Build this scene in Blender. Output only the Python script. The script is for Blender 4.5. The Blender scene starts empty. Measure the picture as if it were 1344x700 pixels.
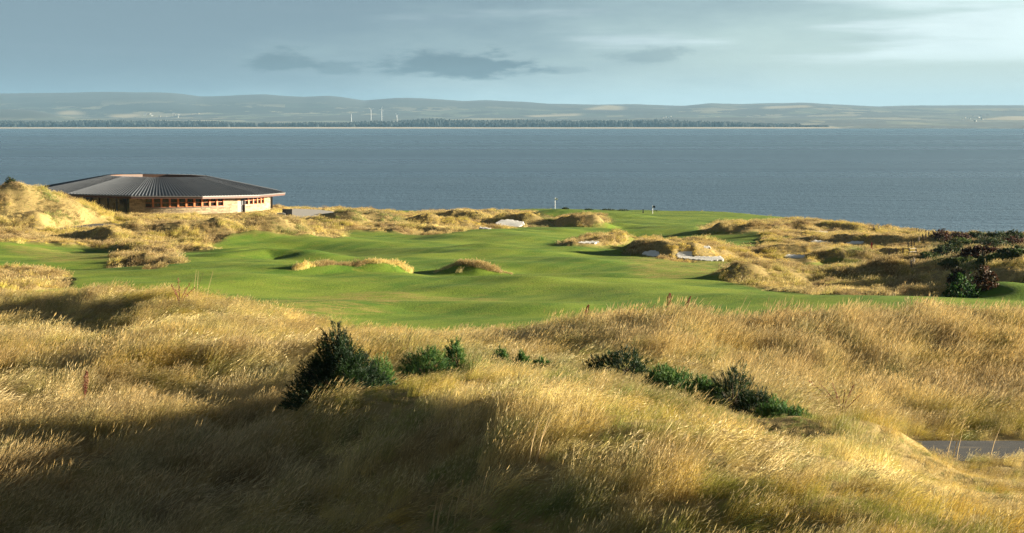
import bpy, bmesh, math, random
import numpy as np
from mathutils import Vector

random.seed(7)
rng = np.random.default_rng(11)
R = math.radians
S = bpy.context.scene
C = S.collection

# ------------------------------------------------------------------ camera, world, sun, exposure
F = 2343.0                      # focal length in photo pixels (photo 1344 x 700)
CAMZ = 40.0
PITCH = math.atan((350 - 159) / F)
SUN_EL, SUN_AZ = R(10.0), R(84)  # azimuth clockwise from +Y (north)
SUN_STRENGTH = 5.0
SKY_STRENGTH = 0.05
EXPOSURE = 2.4

cd = bpy.data.cameras.new('camera'); cam = bpy.data.objects.new('camera', cd); C.objects.link(cam)
cam.location = (0, 0, CAMZ); cam.rotation_euler = (math.pi / 2 - PITCH, 0, 0)
cd.sensor_width = 36; cd.lens = 36 * F / 1344; cd.clip_start = 0.5; cd.clip_end = 80000
S.camera = cam

S.view_settings.view_transform = 'Standard'
S.view_settings.look = 'None'
S.view_settings.exposure = EXPOSURE
S.view_settings.gamma = 1
S.view_settings.use_curve_mapping = False


class NT:
    """small node-tree helper"""
    def __init__(self, nt):
        self.nt = nt
        nt.nodes.clear()

    def n(self, typ, ins=None, **props):
        nd = self.nt.nodes.new(typ)
        for k, v in props.items():
            setattr(nd, k, v)
        for k, v in (ins or {}).items():
            s = nd.inputs[k]
            if isinstance(v, bpy.types.NodeSocket):
                self.nt.links.new(v, s)
            else:
                s.default_value = v
        return nd

    def math(self, op, a, b=0.0, c=0.0, clamp=False):
        return self.n('ShaderNodeMath', {0: a, 1: b, 2: c}, operation=op, use_clamp=clamp).outputs[0]

    def step(self, v, lo, hi):
        nd = self.n('ShaderNodeMapRange', {0: v, 1: lo, 2: hi, 3: 0.0, 4: 1.0}, interpolation_type='SMOOTHSTEP')
        return nd.outputs[0]

    def mix(self, f, a, b):
        nd = self.n('ShaderNodeMix', None, data_type='RGBA')
        for i, v in ((0, f), (6, a), (7, b)):
            s = nd.inputs[i]
            if isinstance(v, bpy.types.NodeSocket):
                self.nt.links.new(v, s)
            else:
                s.default_value = v if i == 0 else (tuple(v) + (1,))[:4]
        return nd.outputs[2]

    def noise(self, vec, scale, detail=4, rough=0.55, dist=0.0):
        ins = {'Scale': scale, 'Detail': detail, 'Roughness': rough, 'Distortion': dist}
        if vec is not None:
            ins['Vector'] = vec
        return self.n('ShaderNodeTexNoise', ins).outputs[0]

    def mapping(self, vec, scale=(1, 1, 1), loc=(0, 0, 0), rot=(0, 0, 0)):
        return self.n('ShaderNodeMapping', {'Vector': vec, 'Scale': scale, 'Location': loc, 'Rotation': rot}).outputs[0]


def make_world():
    w = bpy.data.worlds.new('World'); S.world = w
    w.use_nodes = True
    t = NT(w.node_tree)
    sky = t.n('ShaderNodeTexSky', sky_type='NISHITA')
    sky.sun_disc = False
    sky.sun_elevation = SUN_EL; sky.sun_rotation = SUN_AZ
    sky.air_density = 1.0; sky.dust_density = 1.2; sky.ozone_density = 1.5
    g = t.n('ShaderNodeTexCoord').outputs['Generated']
    sep = t.n('ShaderNodeSeparateXYZ', {0: g})
    x, y, z = sep.outputs
    az = t.math('ARCTAN2', x, y)
    el = t.math('ARCSINE', z)
    k = 0.32 / SKY_STRENGTH       # cloud radiance below is given for the brightness it has in the picture
    def c(r, g_, b): return (r * k, g_ * k, b * k)
    p = t.n('ShaderNodeCombineXYZ', {0: az, 1: t.math('MULTIPLY', el, 4.0), 2: 0.0}).outputs[0]
    n1 = t.noise(p, 9.0, 5, 0.6)
    n2 = t.noise(p, 34.0, 6, 0.62)
    n3 = t.noise(t.mapping(p, (1, 3.2, 1)), 5.0, 4, 0.5)
    # thin high veil over the blue sky
    col = t.mix(0.70, sky.outputs[0], c(0.315, 0.45, 0.49))
    # the veil brightens to a pale strip above the far hills
    low = t.step(el, 0.035, 0.004)
    col = t.mix(t.math('MULTIPLY', low, 0.55), col, c(0.50, 0.64, 0.66))
    # streaks of altostratus on the right
    st = t.step(t.math('ADD', n3, t.math('MULTIPLY', az, 0.35)), 0.50, 0.66)
    st = t.math('MULTIPLY', st, t.step(el, 0.024, 0.04))
    col = t.mix(t.math('MULTIPLY', st, 0.8), col, c(0.56, 0.66, 0.66))
    # grey rain cloud: covers the left and everything overhead
    v = t.math('ADD', t.math('MULTIPLY', az, -1.5), t.math('MULTIPLY', el, 5.5))
    v = t.math('ADD', v, t.math('MULTIPLY', t.math('SUBTRACT', n1, 0.5), 0.55))
    dk = t.step(v, -0.20, 0.50)
    col = t.mix(t.math('MULTIPLY', dk, 0.92), col, c(0.120, 0.172, 0.212))
    # overhead deck, out of view, added dark to lower the ambient light
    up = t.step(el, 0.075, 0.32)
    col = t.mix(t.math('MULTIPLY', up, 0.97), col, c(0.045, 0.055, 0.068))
    # unseen sky beside and behind the camera, darkened to deepen the ground's shade
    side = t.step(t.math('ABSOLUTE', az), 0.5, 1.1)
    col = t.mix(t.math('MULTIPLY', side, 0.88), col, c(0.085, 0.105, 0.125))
    # small dark cumulus scraps low in the sky
    for (a0, e0, ra, re, s) in ((-0.031, 0.0285, 0.056, 0.0125, 0.95), (-0.129, 0.0310, 0.024, 0.0105, 0.85),
                                (-0.097, 0.0280, 0.016, 0.0065, 0.65), (0.077, 0.0345, 0.030, 0.0075, 0.4),
                                (0.030, 0.0275, 0.020, 0.0040, 0.30)):
        da = t.math('DIVIDE', t.math('SUBTRACT', az, a0), ra)
        de = t.math('DIVIDE', t.math('SUBTRACT', el, e0), re)
        # flat base: the lower half falls off faster
        de = t.math('MAXIMUM', de, t.math('MULTIPLY', de, -1.9))
        r2 = t.math('SQRT', t.math('ADD', t.math('MULTIPLY', da, da), t.math('MULTIPLY', de, de)))
        r2 = t.math('ADD', r2, t.math('MULTIPLY', t.math('SUBTRACT', n2, 0.5), 2.3))
        m = t.step(r2, 0.95, 0.45)
        col = t.mix(t.math('MULTIPLY', m, s), col, c(0.095, 0.140, 0.165))
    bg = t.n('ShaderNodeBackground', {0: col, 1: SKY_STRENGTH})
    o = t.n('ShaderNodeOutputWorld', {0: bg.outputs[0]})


make_world()
sd = bpy.data.lights.new('sun', 'SUN'); sun = bpy.data.objects.new('sun', sd); C.objects.link(sun)
sd.energy = SUN_STRENGTH; sd.angle = R(0.5); sd.color = (1.0, 0.885, 0.68)
sdir = Vector((math.sin(SUN_AZ) * math.cos(SUN_EL), math.cos(SUN_AZ) * math.cos(SUN_EL), math.sin(SUN_EL)))
sun.rotation_euler = sdir.to_track_quat('Z', 'Y').to_euler()
sun.location = (200, 0, 120)
S.cycles.max_bounces = 6
S.cycles.diffuse_bounces = 3
S.cycles.transmission_bounces = 4
S.cycles.volume_bounces = 0
S.cycles.use_adaptive_sampling = False
S.cycles.denoising_prefilter = 'NONE'

# ------------------------------------------------------------------ tagging and mesh helpers


def tag(o, label=None, cat=None, group=None, kind=None):
    if label: o['label'] = label
    if cat: o['category'] = cat
    if group: o['group'] = group
    if kind: o['kind'] = kind
    return o


def empty(name, loc, rz=0.0):
    o = bpy.data.objects.new(name, None); C.objects.link(o)
    o.location = loc; o.rotation_euler = (0, 0, rz); o.empty_display_size = 0.3
    return o


def mesh_tris(name, V, T, smooth=False, attrs=None):
    V = np.asarray(V, np.float32); T = np.asarray(T, np.int32)
    k = T.shape[1]
    me = bpy.data.meshes.new(name)
    me.vertices.add(len(V)); me.vertices.foreach_set('co', V.ravel())
    me.loops.add(T.size); me.loops.foreach_set('vertex_index', T.ravel())
    me.polygons.add(len(T))
    me.polygons.foreach_set('loop_start', np.arange(0, T.size, k, dtype=np.int32))
    me.polygons.foreach_set('loop_total', np.full(len(T), k, np.int32))
    me.polygons.foreach_set('use_smooth', np.full(len(T), smooth))
    for nm, a in (attrs or {}).items():
        a = np.asarray(a, np.float32)
        if a.ndim == 1:
            at = me.attributes.new(nm, 'FLOAT', 'POINT'); at.data.foreach_set('value', a)
        else:
            if a.shape[1] == 3: a = np.hstack([a, np.ones((len(a), 1), np.float32)])
            at = me.attributes.new(nm, 'FLOAT_COLOR', 'POINT'); at.data.foreach_set('color', a.ravel())
    me.update(calc_edges=True); me.validate()
    return me


def link(name, me, mat=None, parent=None, loc=None):
    o = bpy.data.objects.new(name, me); C.objects.link(o)
    if mat and not len(me.materials): me.materials.append(mat)
    if parent: o.parent = parent
    if loc is not None: o.location = loc
    return o


class MB:
    """collects boxes and tubes and links them as ONE mesh object"""
    def __init__(self):
        self.bm = bmesh.new()

    def box(self, c, s, rz=0.0, taper=1.0):
        cx, cy, cz = c; sx, sy, sz = s[0] / 2, s[1] / 2, s[2] / 2
        vs = []
        for dz in (-1, 1):
            k = taper if dz > 0 else 1.0
            for dx, dy in ((-1, -1), (1, -1), (1, 1), (-1, 1)):
                px, py = dx * sx * k, dy * sy * k
                vs.append(self.bm.verts.new((cx + px * math.cos(rz) - py * math.sin(rz), cy + px * math.sin(rz) + py * math.cos(rz), cz + dz * sz)))
        for f in ((3, 2, 1, 0), (4, 5, 6, 7), (0, 1, 5, 4), (1, 2, 6, 5), (2, 3, 7, 6), (3, 0, 4, 7)):
            self.bm.faces.new([vs[i] for i in f])
        return self

    def quad(self, *ps):
        self.bm.faces.new([self.bm.verts.new(p) for p in ps]); return self

    def tube(self, pts, rad, n=6):
        pts = [Vector(p) for p in pts]
        if not isinstance(rad, (list, tuple)): rad = [rad] * len(pts)
        rings = []
        for i, p in enumerate(pts):
            d = (pts[min(i + 1, len(pts) - 1)] - pts[max(i - 1, 0)]).normalized()
            a = d.orthogonal().normalized(); b = d.cross(a)
            rings.append([self.bm.verts.new(p + (a * math.cos(2 * math.pi * j / n) + b * math.sin(2 * math.pi * j / n)) * rad[i]) for j in range(n)])
        for r0, r1 in zip(rings, rings[1:]):
            for j in range(n):
                self.bm.faces.new((r0[j], r0[(j + 1) % n], r1[(j + 1) % n], r1[j]))
        self.bm.faces.new(rings[0][::-1]); self.bm.faces.new(rings[-1])
        return self

    def build(self, name, mat, parent=None, loc=None, smooth=False):
        bmesh.ops.recalc_face_normals(self.bm, faces=self.bm.faces[:])
        me = bpy.data.meshes.new(name); self.bm.to_mesh(me); self.bm.free()
        if smooth:
            me.polygons.foreach_set('use_smooth', [True] * len(me.polygons))
        return link(name, me, mat, parent, loc)


# ------------------------------------------------------------------ picture <-> world
CP, SP = math.cos(PITCH), math.sin(PITCH)


def at(x, y, d):
    """world point seen at photo pixel (x, y), d metres ahead of the camera"""
    cx = (x - 672.0) / F; cy = (350.0 - y) / F
    dy = CP + cy * SP; dz = -SP + cy * CP
    s = d / dy
    return np.array([cx * s, d, CAMZ + dz * s])


def project(P):
    x, y, z = P[..., 0], P[..., 1], P[..., 2] - CAMZ
    f = y * CP - z * SP; u = y * SP + z * CP
    f = np.maximum(f, 0.1)
    return 672.0 + F * x / f, 350.0 - F * u / f


def smooth01(t):
    t = np.clip(t, 0, 1); return t * t * (3 - 2 * t)


def vnoise(x, y, seed=0):
    xi = np.floor(x).astype(np.int64); yi = np.floor(y).astype(np.int64)
    xf = x - xi; yf = y - yi
    def h(a, b):
        v = (a * 374761393 + b * 668265263 + seed * 974634777) & 0x7fffffff
        v = ((v ^ (v >> 13)) * 1274126177) & 0x7fffffff
        return ((v ^ (v >> 16)) & 0xffff) / 65535.0
    u = xf * xf * (3 - 2 * xf); w = yf * yf * (3 - 2 * yf)
    a = h(xi, yi) * (1 - u) + h(xi + 1, yi) * u
    b = h(xi, yi + 1) * (1 - u) + h(xi + 1, yi + 1) * u
    return a * (1 - w) + b * w


def fbm(x, y, seed=0, oct=4, gain=0.5):
    s = 0; a = 1; tot = 0
    for i in range(oct):
        s = s + a * vnoise(x * 2 ** i + 17.3 * i, y * 2 ** i - 9.1 * i, seed + i); tot += a; a *= gain
    return s / tot            # 0..1


# ---- base ground: thin-plate spline through points read off the photo (x, y, distance)
CTRL = [
    # foreground left, lower
    (-500, 700, 41), (100, 760, 37), (100, 700, 40.5), (280, 700, 39.5), (100, 640, 45.5), (280, 640, 44.5), (400, 670, 41),
    (100, 580, 52), (280, 590, 50.5), (250, 540, 56), (80, 535, 56.5), (-400, 540, 57), (60, 500, 61), (200, 515, 58.5), (330, 515, 58),
    (30, 455, 68), (200, 465, 65), (350, 465, 65), (-400, 450, 69), (420, 525, 53.5), (390, 560, 51),
    (330, 435, 78), (430, 435, 82), (100, 440, 78), (0, 440, 78),
    # foreground hump and right
    (1000, 760, 26), (640, 740, 33.5), (780, 720, 31), (900, 690, 29.6), (1240, 700, 31), (1700, 700, 31), (660, 590, 37.5), (760, 600, 35.5),
    (1000, 600, 37), (1150, 640, 34.5), (900, 545, 41), (700, 520, 45), (1250, 650, 37), (1340, 645, 40), (1300, 628, 45), (1100, 585, 40),
    # swale behind the hump
    (600, 472, 63), (760, 490, 59), (900, 520, 55), (1050, 568, 50), (1150, 590, 50), (1280, 594, 53.5), (1450, 594, 54), (1700, 590, 54),
    # right bank foot and top
    (1000, 520, 58), (1200, 560, 57), (1344, 565, 57), (850, 480, 63),
    # golden band
    (590, 462, 76), (590, 448, 88), (690, 448, 88),
    # fairway, middle
    (640, 427, 100), (450, 425, 98), (640, 405, 118), (640, 372, 150), (800, 400, 122), (640, 345, 190), (640, 322, 240), (640, 305, 300),
    (680, 292, 370), (680, 284, 420), (850, 345, 195), (850, 318, 260), (850, 300, 330), (870, 285, 410),
    # fairway, left
    (100, 400, 108), (300, 395, 115), (100, 362, 150), (300, 362, 152), (100, 335, 195), (330, 338, 200), (100, 310, 248), (380, 312, 260),
    (50, 290, 290), (213, 283, 312), (400, 283, 325), (460, 282, 360), (-400, 300, 280), (-400, 360, 150), (130, 284, 345), (380, 278, 380),
    # right side
    (1000, 402, 122), (1150, 402, 122), (1344, 402, 122), (1000, 375, 155), (1150, 375, 160), (1300, 370, 170), (1050, 345, 215), (1200, 345, 215),
    (1300, 335, 225), (1050, 318, 275), (1200, 318, 280), (1700, 340, 220), (1700, 400, 122), (1100, 302, 350), (1300, 318, 275), (960, 300, 350),
    # cliff edge
    (400, 275.5, 430), (560, 277.5, 452), (700, 274.5, 462), (850, 277, 462), (950, 279, 452), (1040, 287, 425), (1130, 297, 392),
    (1220, 307, 350), (1344, 309.5, 330), (1700, 312, 320), (200, 276, 420), (-400, 278, 400),
]


def tps_fit(Q, z, lam):
    n = len(Q)
    r = np.linalg.norm(Q[:, None] - Q[None], axis=2)
    K = np.where(r > 0, r * r * np.log(np.maximum(r, 1e-9)), 0) + lam * np.eye(n)
    P = np.hstack([np.ones((n, 1)), Q])
    A = np.block([[K, P], [P.T, np.zeros((3, 3))]])
    return np.linalg.solve(A, np.concatenate([z, np.zeros(3)]))


def uv(x, y):
    d = np.maximum(y, 8.0)
    return np.stack([np.clip(x / (d + 6.0), -0.7, 0.7) * 5.0, np.log(d)], -1)


_P = np.array([at(*c) for c in CTRL])
_Q = uv(_P[:, 0], _P[:, 1])
_W = tps_fit(_Q, _P[:, 2], 0.004)


def base_z(x, y):
    q = uv(np.asarray(x, float), np.asarray(y, float)); shp = q.shape[:-1]; q = q.reshape(-1, 2)
    out = _W[-3] + q @ _W[-2:]
    for i in range(len(_Q)):
        r2 = (q[:, 0] - _Q[i, 0]) ** 2 + (q[:, 1] - _Q[i, 1]) ** 2
        out = out + _W[i] * 0.5 * r2 * np.log(np.maximum(r2, 1e-12))
    return out.reshape(shp)


def dbase(x, yrow):
    """distance at which bare base ground shows at photo row yrow in photo column x"""
    ds = np.exp(np.linspace(math.log(90), math.log(462), 500))
    pts = np.array([at(x, yrow, d) for d in ds])
    zb = base_z(pts[:, 0], pts[:, 1])
    hit = np.nonzero(pts[:, 2] <= zb)[0]
    return ds[hit[0]] if len(hit) else 455.0


# ---- cliff edge: distance as a function of bearing
_edge_u = (np.array([-900, -400, 200, 400, 560, 700, 850, 950, 1040, 1130, 1220, 1344, 1700, 2400]) - 672) / F
_edge_d = np.array([400, 400, 425, 436, 458, 468, 468, 458, 430, 397, 354, 335, 325, 325.0])


def edge_dist(x, y):
    return np.interp(x / np.maximum(y, 1.0), _edge_u, _edge_d)


# ---- mounds: crest polylines (x, crest row, foot row) for far ones, (x, crest row, distance, 'd') for near ones
#      then front width, back width (m), grass height (m) taken off the crest
MOUNDS = []


def mound(pts, wf, wb, hg=0.0, pw=1.0):
    cr = []
    for p in pts:
        if len(p) == 4:
            d = p[2]
        else:
            d = dbase(p[0], p[2]) + wf * 0.75
        q = at(p[0], p[1], d); q[2] -= hg * (0.35 if len(p) == 3 else 1.0)
        cr.append(q)
    cr = np.array(cr)
    if hg > 0 and len(pts[0]) == 3:          # marram dunes stand up steeply
        wf, wb = wf * 0.72, wb * 0.85
    MOUNDS.append((cr, wf, wb, pw, 1.10 if (hg > 0 and len(pts[0]) == 3 and wf < 6.5 and pts[0][0] > 420) else 1.0))


# dunes by the clubhouse
mound([(-260, 262, 300), (-80, 248, 300), (0, 243, 300), (26, 240, 300), (62, 251, 300), (110, 269, 298), (150, 281, 296), (178, 290, 296)], 16, 20, 0.5)
mound([(-60, 284, 304), (-10, 284, 303), (40, 277, 303), (62, 280, 303), (88, 298, 303)], 7, 8, 0.35)
mound([(190, 291, 315), (240, 291, 316), (290, 287, 318), (350, 283, 320), (382, 288, 318), (405, 300, 318), (430, 308, 314)], 12, 12, 0.5)
mound([(112, 301, 316), (130, 297, 316), (150, 302, 318)], 4, 5, 0.3)
mound([(150, 346, 352), (168, 337, 352), (190, 334, 352), (214, 337, 352), (240, 350, 354)], 3.0, 3.6, 0.3)
mound([(270, 330, 336), (300, 321, 336), (330, 318, 336), (362, 324, 336), (395, 335, 340)], 9, 12, 0)
mound([(300, 334, 344), (350, 326, 344), (400, 330, 346), (420, 338, 348)], 5, 7, 0)
# mid-fairway ridges
mound([(385, 361, 368), (400, 359, 368), (432, 355, 368), (462, 356, 368), (480, 352, 368), (500, 349, 368), (522, 351, 368), (538, 360, 368)], 4, 8, 0.35)
mound([(572, 356, 358), (586, 349, 358), (604, 342.5, 358), (628, 344, 358), (646, 349, 358), (672, 354, 358)], 3.5, 8, 0.35)
mound([(560, 366, 378), (650, 363, 378), (760, 372, 384), (830, 376, 388), (900, 382, 394), (980, 390, 402), (1080, 396, 406)], 9, 14, 0)
mound([(400, 397, 410), (500, 393, 410), (600, 397, 412), (680, 398, 414)], 8, 10, 0)
# beyond the building
mound([(384, 276, 281), (392, 274, 281), (400, 277, 281)], 5, 6, 0.3)
mound([(402, 282, 286), (420, 278, 286), (436, 284, 287)], 4, 5, 0.3)
mound([(428, 277, 281), (442, 274.5, 281), (456, 275, 281), (480, 279, 282), (512, 279, 283), (540, 285, 288)], 5, 7, 0.4)
mound([(438, 289, 294), (448, 282, 294), (460, 279, 294), (474, 283, 294), (490, 282, 295), (508, 283, 296), (530, 293, 297)], 6, 8, 0.0)
mound([(375, 295, 302), (430, 294, 301), (500, 295, 302), (560, 297, 305), (590, 298, 307), (604, 305, 308)], 4, 5, 0.4)
mound([(532, 290, 296), (540, 284, 297), (556, 281, 298), (572, 282, 299), (590, 286, 300), (615, 291, 301), (640, 296, 302)], 6, 8, 0.4)
mound([(580, 281, 288), (594, 277.5, 289), (614, 277, 290), (630, 281, 291), (646, 285, 292), (652, 291, 294)], 6, 8, 0.5)
mound([(652, 286, 297), (664, 279, 297), (680, 281, 297), (696, 281, 298), (712, 286, 298), (730, 292, 298)], 5, 8, 0.4)
mound([(720, 291, 297), (740, 286, 298), (765, 284.5, 298), (782, 283, 298), (792, 290, 298)], 4, 6, 0.4)
mound([(738, 318, 322), (766, 315, 322), (800, 310.5, 321), (818, 308.5, 320), (826, 314, 319)], 3, 4, 0.35)
mound([(824, 328, 336), (838, 320, 338), (860, 319, 340), (890, 319.5, 342), (915, 318.5, 343), (935, 324, 342), (965, 331, 342), (990, 336, 344), (1040, 337, 345)], 5, 8, 0.4)
mound([(925, 301, 307), (945, 294.5, 308), (975, 294, 309), (992, 294, 309), (1005, 299, 309), (1016, 304, 309)], 5, 7, 0.4)
mound([(1010, 301, 305), (1030, 292.5, 304), (1048, 292, 304), (1064, 300, 305)], 5, 6, 0.4)
mound([(1058, 297, 303), (1080, 293, 303), (1100, 292, 304), (1118, 295, 305), (1150, 302, 308)], 5, 8, 0.4)
mound([(1008, 312, 316), (1040, 308, 317), (1070, 308, 318), (1100, 313, 320), (1130, 314, 322)], 4, 6, 0.4)
mound([(1086, 309, 318), (1110, 306, 319), (1140, 308, 322), (1160, 312, 323), (1190, 309, 324), (1215, 312, 324)], 4, 6, 0.4)
mound([(985, 333, 338), (1005, 326, 339), (1030, 321, 340), (1060, 321.5, 341), (1090, 323, 341), (1130, 328, 341)], 4, 6, 0.45)
mound([(1056, 338, 343), (1080, 332, 344), (1104, 328, 345), (1132, 330, 345), (1150, 340, 345)], 4, 5, 0.4)
mound([(1138, 332, 340), (1165, 325, 340), (1190, 323, 340), (1205, 328, 340)], 4, 6, 0.4)
# dark ridge at right
mound([(944, 368, 374), (962, 356, 374), (985, 350, 374), (1008, 347, 374), (1040, 353, 374), (1080, 355, 374), (1120, 354, 374), (1142, 348, 374), (1155, 341, 374), (1168, 344, 375), (1185, 358, 376)], 4.5, 7, 0.45)
mound([(1235, 345, 362), (1270, 334, 372), (1310, 336, 382), (1360, 348, 392), (1440, 345, 395)], 10, 14, 0.3)
mound([(1240, 388, 395), (1280, 378, 396), (1310, 376, 396), (1344, 380, 397), (1420, 384, 398)], 4, 7, 0.0)
# greens along the cliff
mound([(615, 278, 284), (640, 275.5, 284), (670, 278, 284)], 10, 10, 0)
mound([(700, 279, 286), (730, 274.5, 285), (780, 277, 285), (810, 279, 286)], 14, 12, 0)
# near: the shaded mound at left
mound([(-200, 408, 96, 'd'), (-60, 400, 94, 'd'), (20, 394, 92, 'd'), (80, 393, 90, 'd'), (150, 392, 87, 'd'), (205, 393, 83.5, 'd'), (236, 400, 80, 'd'), (256, 413, 77, 'd'), (270, 430, 74, 'd'), (280, 448, 71, 'd')], 4.2, 5, 0.0, 0.7)
mound([(110, 500, 60, 'd'), (190, 482, 61, 'd'), (260, 470, 62, 'd'), (330, 466, 62, 'd'), (390, 474, 61, 'd'), (410, 500, 58, 'd'), (400, 525, 55.5, 'd')], 4.5, 5, 0.0, 0.8)
mound([(-100, 480, 66, 'd'), (0, 466, 67, 'd'), (50, 466, 67, 'd'), (80, 478, 66, 'd')], 4, 4, 0.0)
mound([(-60, 578, 52, 'd'), (60, 566, 52, 'd'), (160, 562, 52.5, 'd'), (250, 562, 53, 'd'), (310, 580, 52, 'd')], 2.6, 3.0, 0.0)
# near: the hump in the middle, steep on its left
mound([(455, 540, 47, 'd'), (520, 518, 47.5, 'd'), (620, 500, 48.5, 'd'), (700, 502, 48, 'd'), (780, 522, 46, 'd'), (900, 553, 43, 'd'), (1000, 580, 42, 'd')], 5.0, 5.0, 0.0)
mound([(530, 530, 46, 'd'), (585, 552, 42, 'd'), (640, 590, 38.8, 'd'), (740, 625, 36, 'd'), (850, 668, 32.7, 'd'), (930, 725, 30, 'd')], 3.2, 3.2, 0.0, 0.8)
# near: right bank and its inner knoll
mound([(690, 445, 78, 'd'), (740, 441, 76.5, 'd'), (790, 432, 75, 'd'), (860, 432, 73, 'd'), (920, 434, 72, 'd'), (1000, 436, 72, 'd'), (1100, 433, 73, 'd'), (1200, 428, 75, 'd'), (1290, 427, 77, 'd'), (1344, 431, 79, 'd'), (1420, 440, 80, 'd'), (1600, 430, 82, 'd')], 9.5, 7, 0.0, 0.75)
mound([(780, 472, 66, 'd'), (850, 462, 65, 'd'), (890, 462, 64, 'd'), (940, 480, 63, 'd')], 3.0, 3.5, 0.0)
mound([(1030, 575, 44, 'd'), (1080, 557, 45.5, 'd'), (1130, 553, 46, 'd'), (1165, 558, 46, 'd'), (1200, 596, 45, 'd'), (1235, 640, 43, 'd')], 2.6, 2.6, 0.0, 0.85)

def mound_add(x, y):
    shp = x.shape
    x = x.ravel(); y = y.ravel()
    add = np.zeros(len(x))
    for cr, wf, wb, pw, gain in MOUNDS:
        W = max(wf, wb) * 1.05
        sel = np.nonzero((x > cr[:, 0].min() - W) & (x < cr[:, 0].max() + W) & (y > cr[:, 1].min() - W) & (y < cr[:, 1].max() + W))[0]
        if not len(sel): continue
        px, py = x[sel], y[sel]
        amp_c = (cr[:, 2] - base_z(cr[:, 0], cr[:, 1])) * gain
        best = np.full(len(sel), 1e9); amp = np.zeros(len(sel)); ny = np.zeros(len(sel))
        for i in range(len(cr) - 1):
            a, b = cr[i], cr[i + 1]
            dx, dy = b[0] - a[0], b[1] - a[1]
            t = np.clip(((px - a[0]) * dx + (py - a[1]) * dy) / (dx * dx + dy * dy), 0, 1)
            qx, qy = a[0] + t * dx, a[1] + t * dy
            dd = np.hypot(px - qx, py - qy)
            m = dd < best
            best[m] = dd[m]; amp[m] = (amp_c[i] + t * (amp_c[i + 1] - amp_c[i]))[m]; ny[m] = (py - qy)[m]
        wbl = smooth01((ny / np.maximum(best, 1e-6)) * 0.5 + 0.5)
        w = wf * (1 - wbl) + wb * wbl
        w = w * (0.85 + 0.3 * fbm(px / 4.0, py / 4.0, 5, 2))
        r = np.clip(best / w, 0, 1)
        prof = (0.5 + 0.5 * np.cos(np.pi * r)) ** pw
        a_ = amp * prof
        cur = add[sel]
        add[sel] = np.where(np.abs(a_) > np.abs(cur), a_ + 0.15 * np.minimum(cur, 0.5), cur + 0.15 * np.clip(a_, -0.5, 0.5))
    return add.reshape(shp)


# ------------------------------------------------------------------ land-cover outlines (photo pixels, projected along the ground)
ROUGH = [
    [(-900, 225), (0, 232), (60, 243), (165, 281), (240, 279), (345, 276), (395, 284), (452, 307), (440, 313), (395, 314), (330, 307), (300, 313), (270, 323), (232, 329), (226, 346), (200, 337), (145, 322), (60, 320), (-900, 320)],
    [(146, 352), (164, 334), (190, 330), (216, 333), (246, 353), (200, 356)],
    [(-900, 352), (0, 350), (50, 350), (92, 366), (85, 377), (40, 381), (-900, 392)],
    [(370, 282), (375, 271), (450, 270), (500, 275), (532, 282), (585, 273), (640, 272), (650, 279), (672, 277), (700, 279), (725, 289), (745, 283), (790, 281), (797, 293), (740, 298), (690, 299), (645, 302), (612, 303), (606, 307), (560, 309), (520, 304), (430, 301), (400, 299), (376, 296)],
    [(736, 320), (765, 313), (800, 305), (822, 306), (829, 316), (800, 321)],
    [(820, 331), (836, 317), (925, 314), (960, 325), (1000, 329), (1075, 333), (1075, 344), (1000, 346), (880, 343), (845, 338)],
    [(922, 303), (943, 291), (1000, 290), (1050, 288), (1110, 289), (1150, 296), (1235, 303), (1900, 304), (1900, 384), (1344, 375), (1300, 372), (1275, 385), (1235, 391), (1130, 394), (1060, 388), (985, 378), (944, 366), (960, 350), (1010, 343), (1060, 348), (1120, 350), (1140, 341), (1040, 342), (985, 336), (988, 327), (1030, 317), (1080, 318), (1068, 312), (1030, 311), (1003, 314), (1000, 308), (960, 306)],
]
# green clearings inside the rough
CLEAR = [
]
SCRUB = [
    [(1228, 316), (1250, 306), (1900, 300), (1900, 384), (1344, 376), (1296, 362), (1262, 352), (1205, 350), (1218, 334)],
]
GREENISH = [
    [(432, 294), (446, 280), (462, 277), (476, 281), (492, 279), (512, 282), (538, 295), (520, 297), (470, 293), (400, 291)],
    [(690, 292), (712, 284), (735, 293), (730, 299), (690, 299)],
    [(340, 290), (380, 286), (405, 302), (395, 312), (345, 308)],
    [(1080, 330), (1130, 325), (1150, 336), (1120, 343)],
    [(0, 250), (60, 255), (120, 280), (100, 300), (40, 275), (0, 265)],
]
SANDY_DRY = [[(380, 386), (520, 384), (640, 390), (660, 395), (500, 396)], [(0, 322), (170, 326), (250, 345), (60, 345)],
             [(820, 340), (960, 345), (950, 366), (840, 366)], [(250, 395), (430, 390), (520, 410), (300, 420)]]


def in_poly(px, py, poly):
    inside = np.zeros(px.shape, bool)
    n = len(poly); j = n - 1
    for i in range(n):
        xi, yi = poly[i]; xj, yj = poly[j]
        if yi != yj:
            c = ((yi > py) != (yj > py)) & (px < (xj - xi) * (py - yi) / (yj - yi) + xi)
            inside ^= c
        j = i
    return inside


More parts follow.
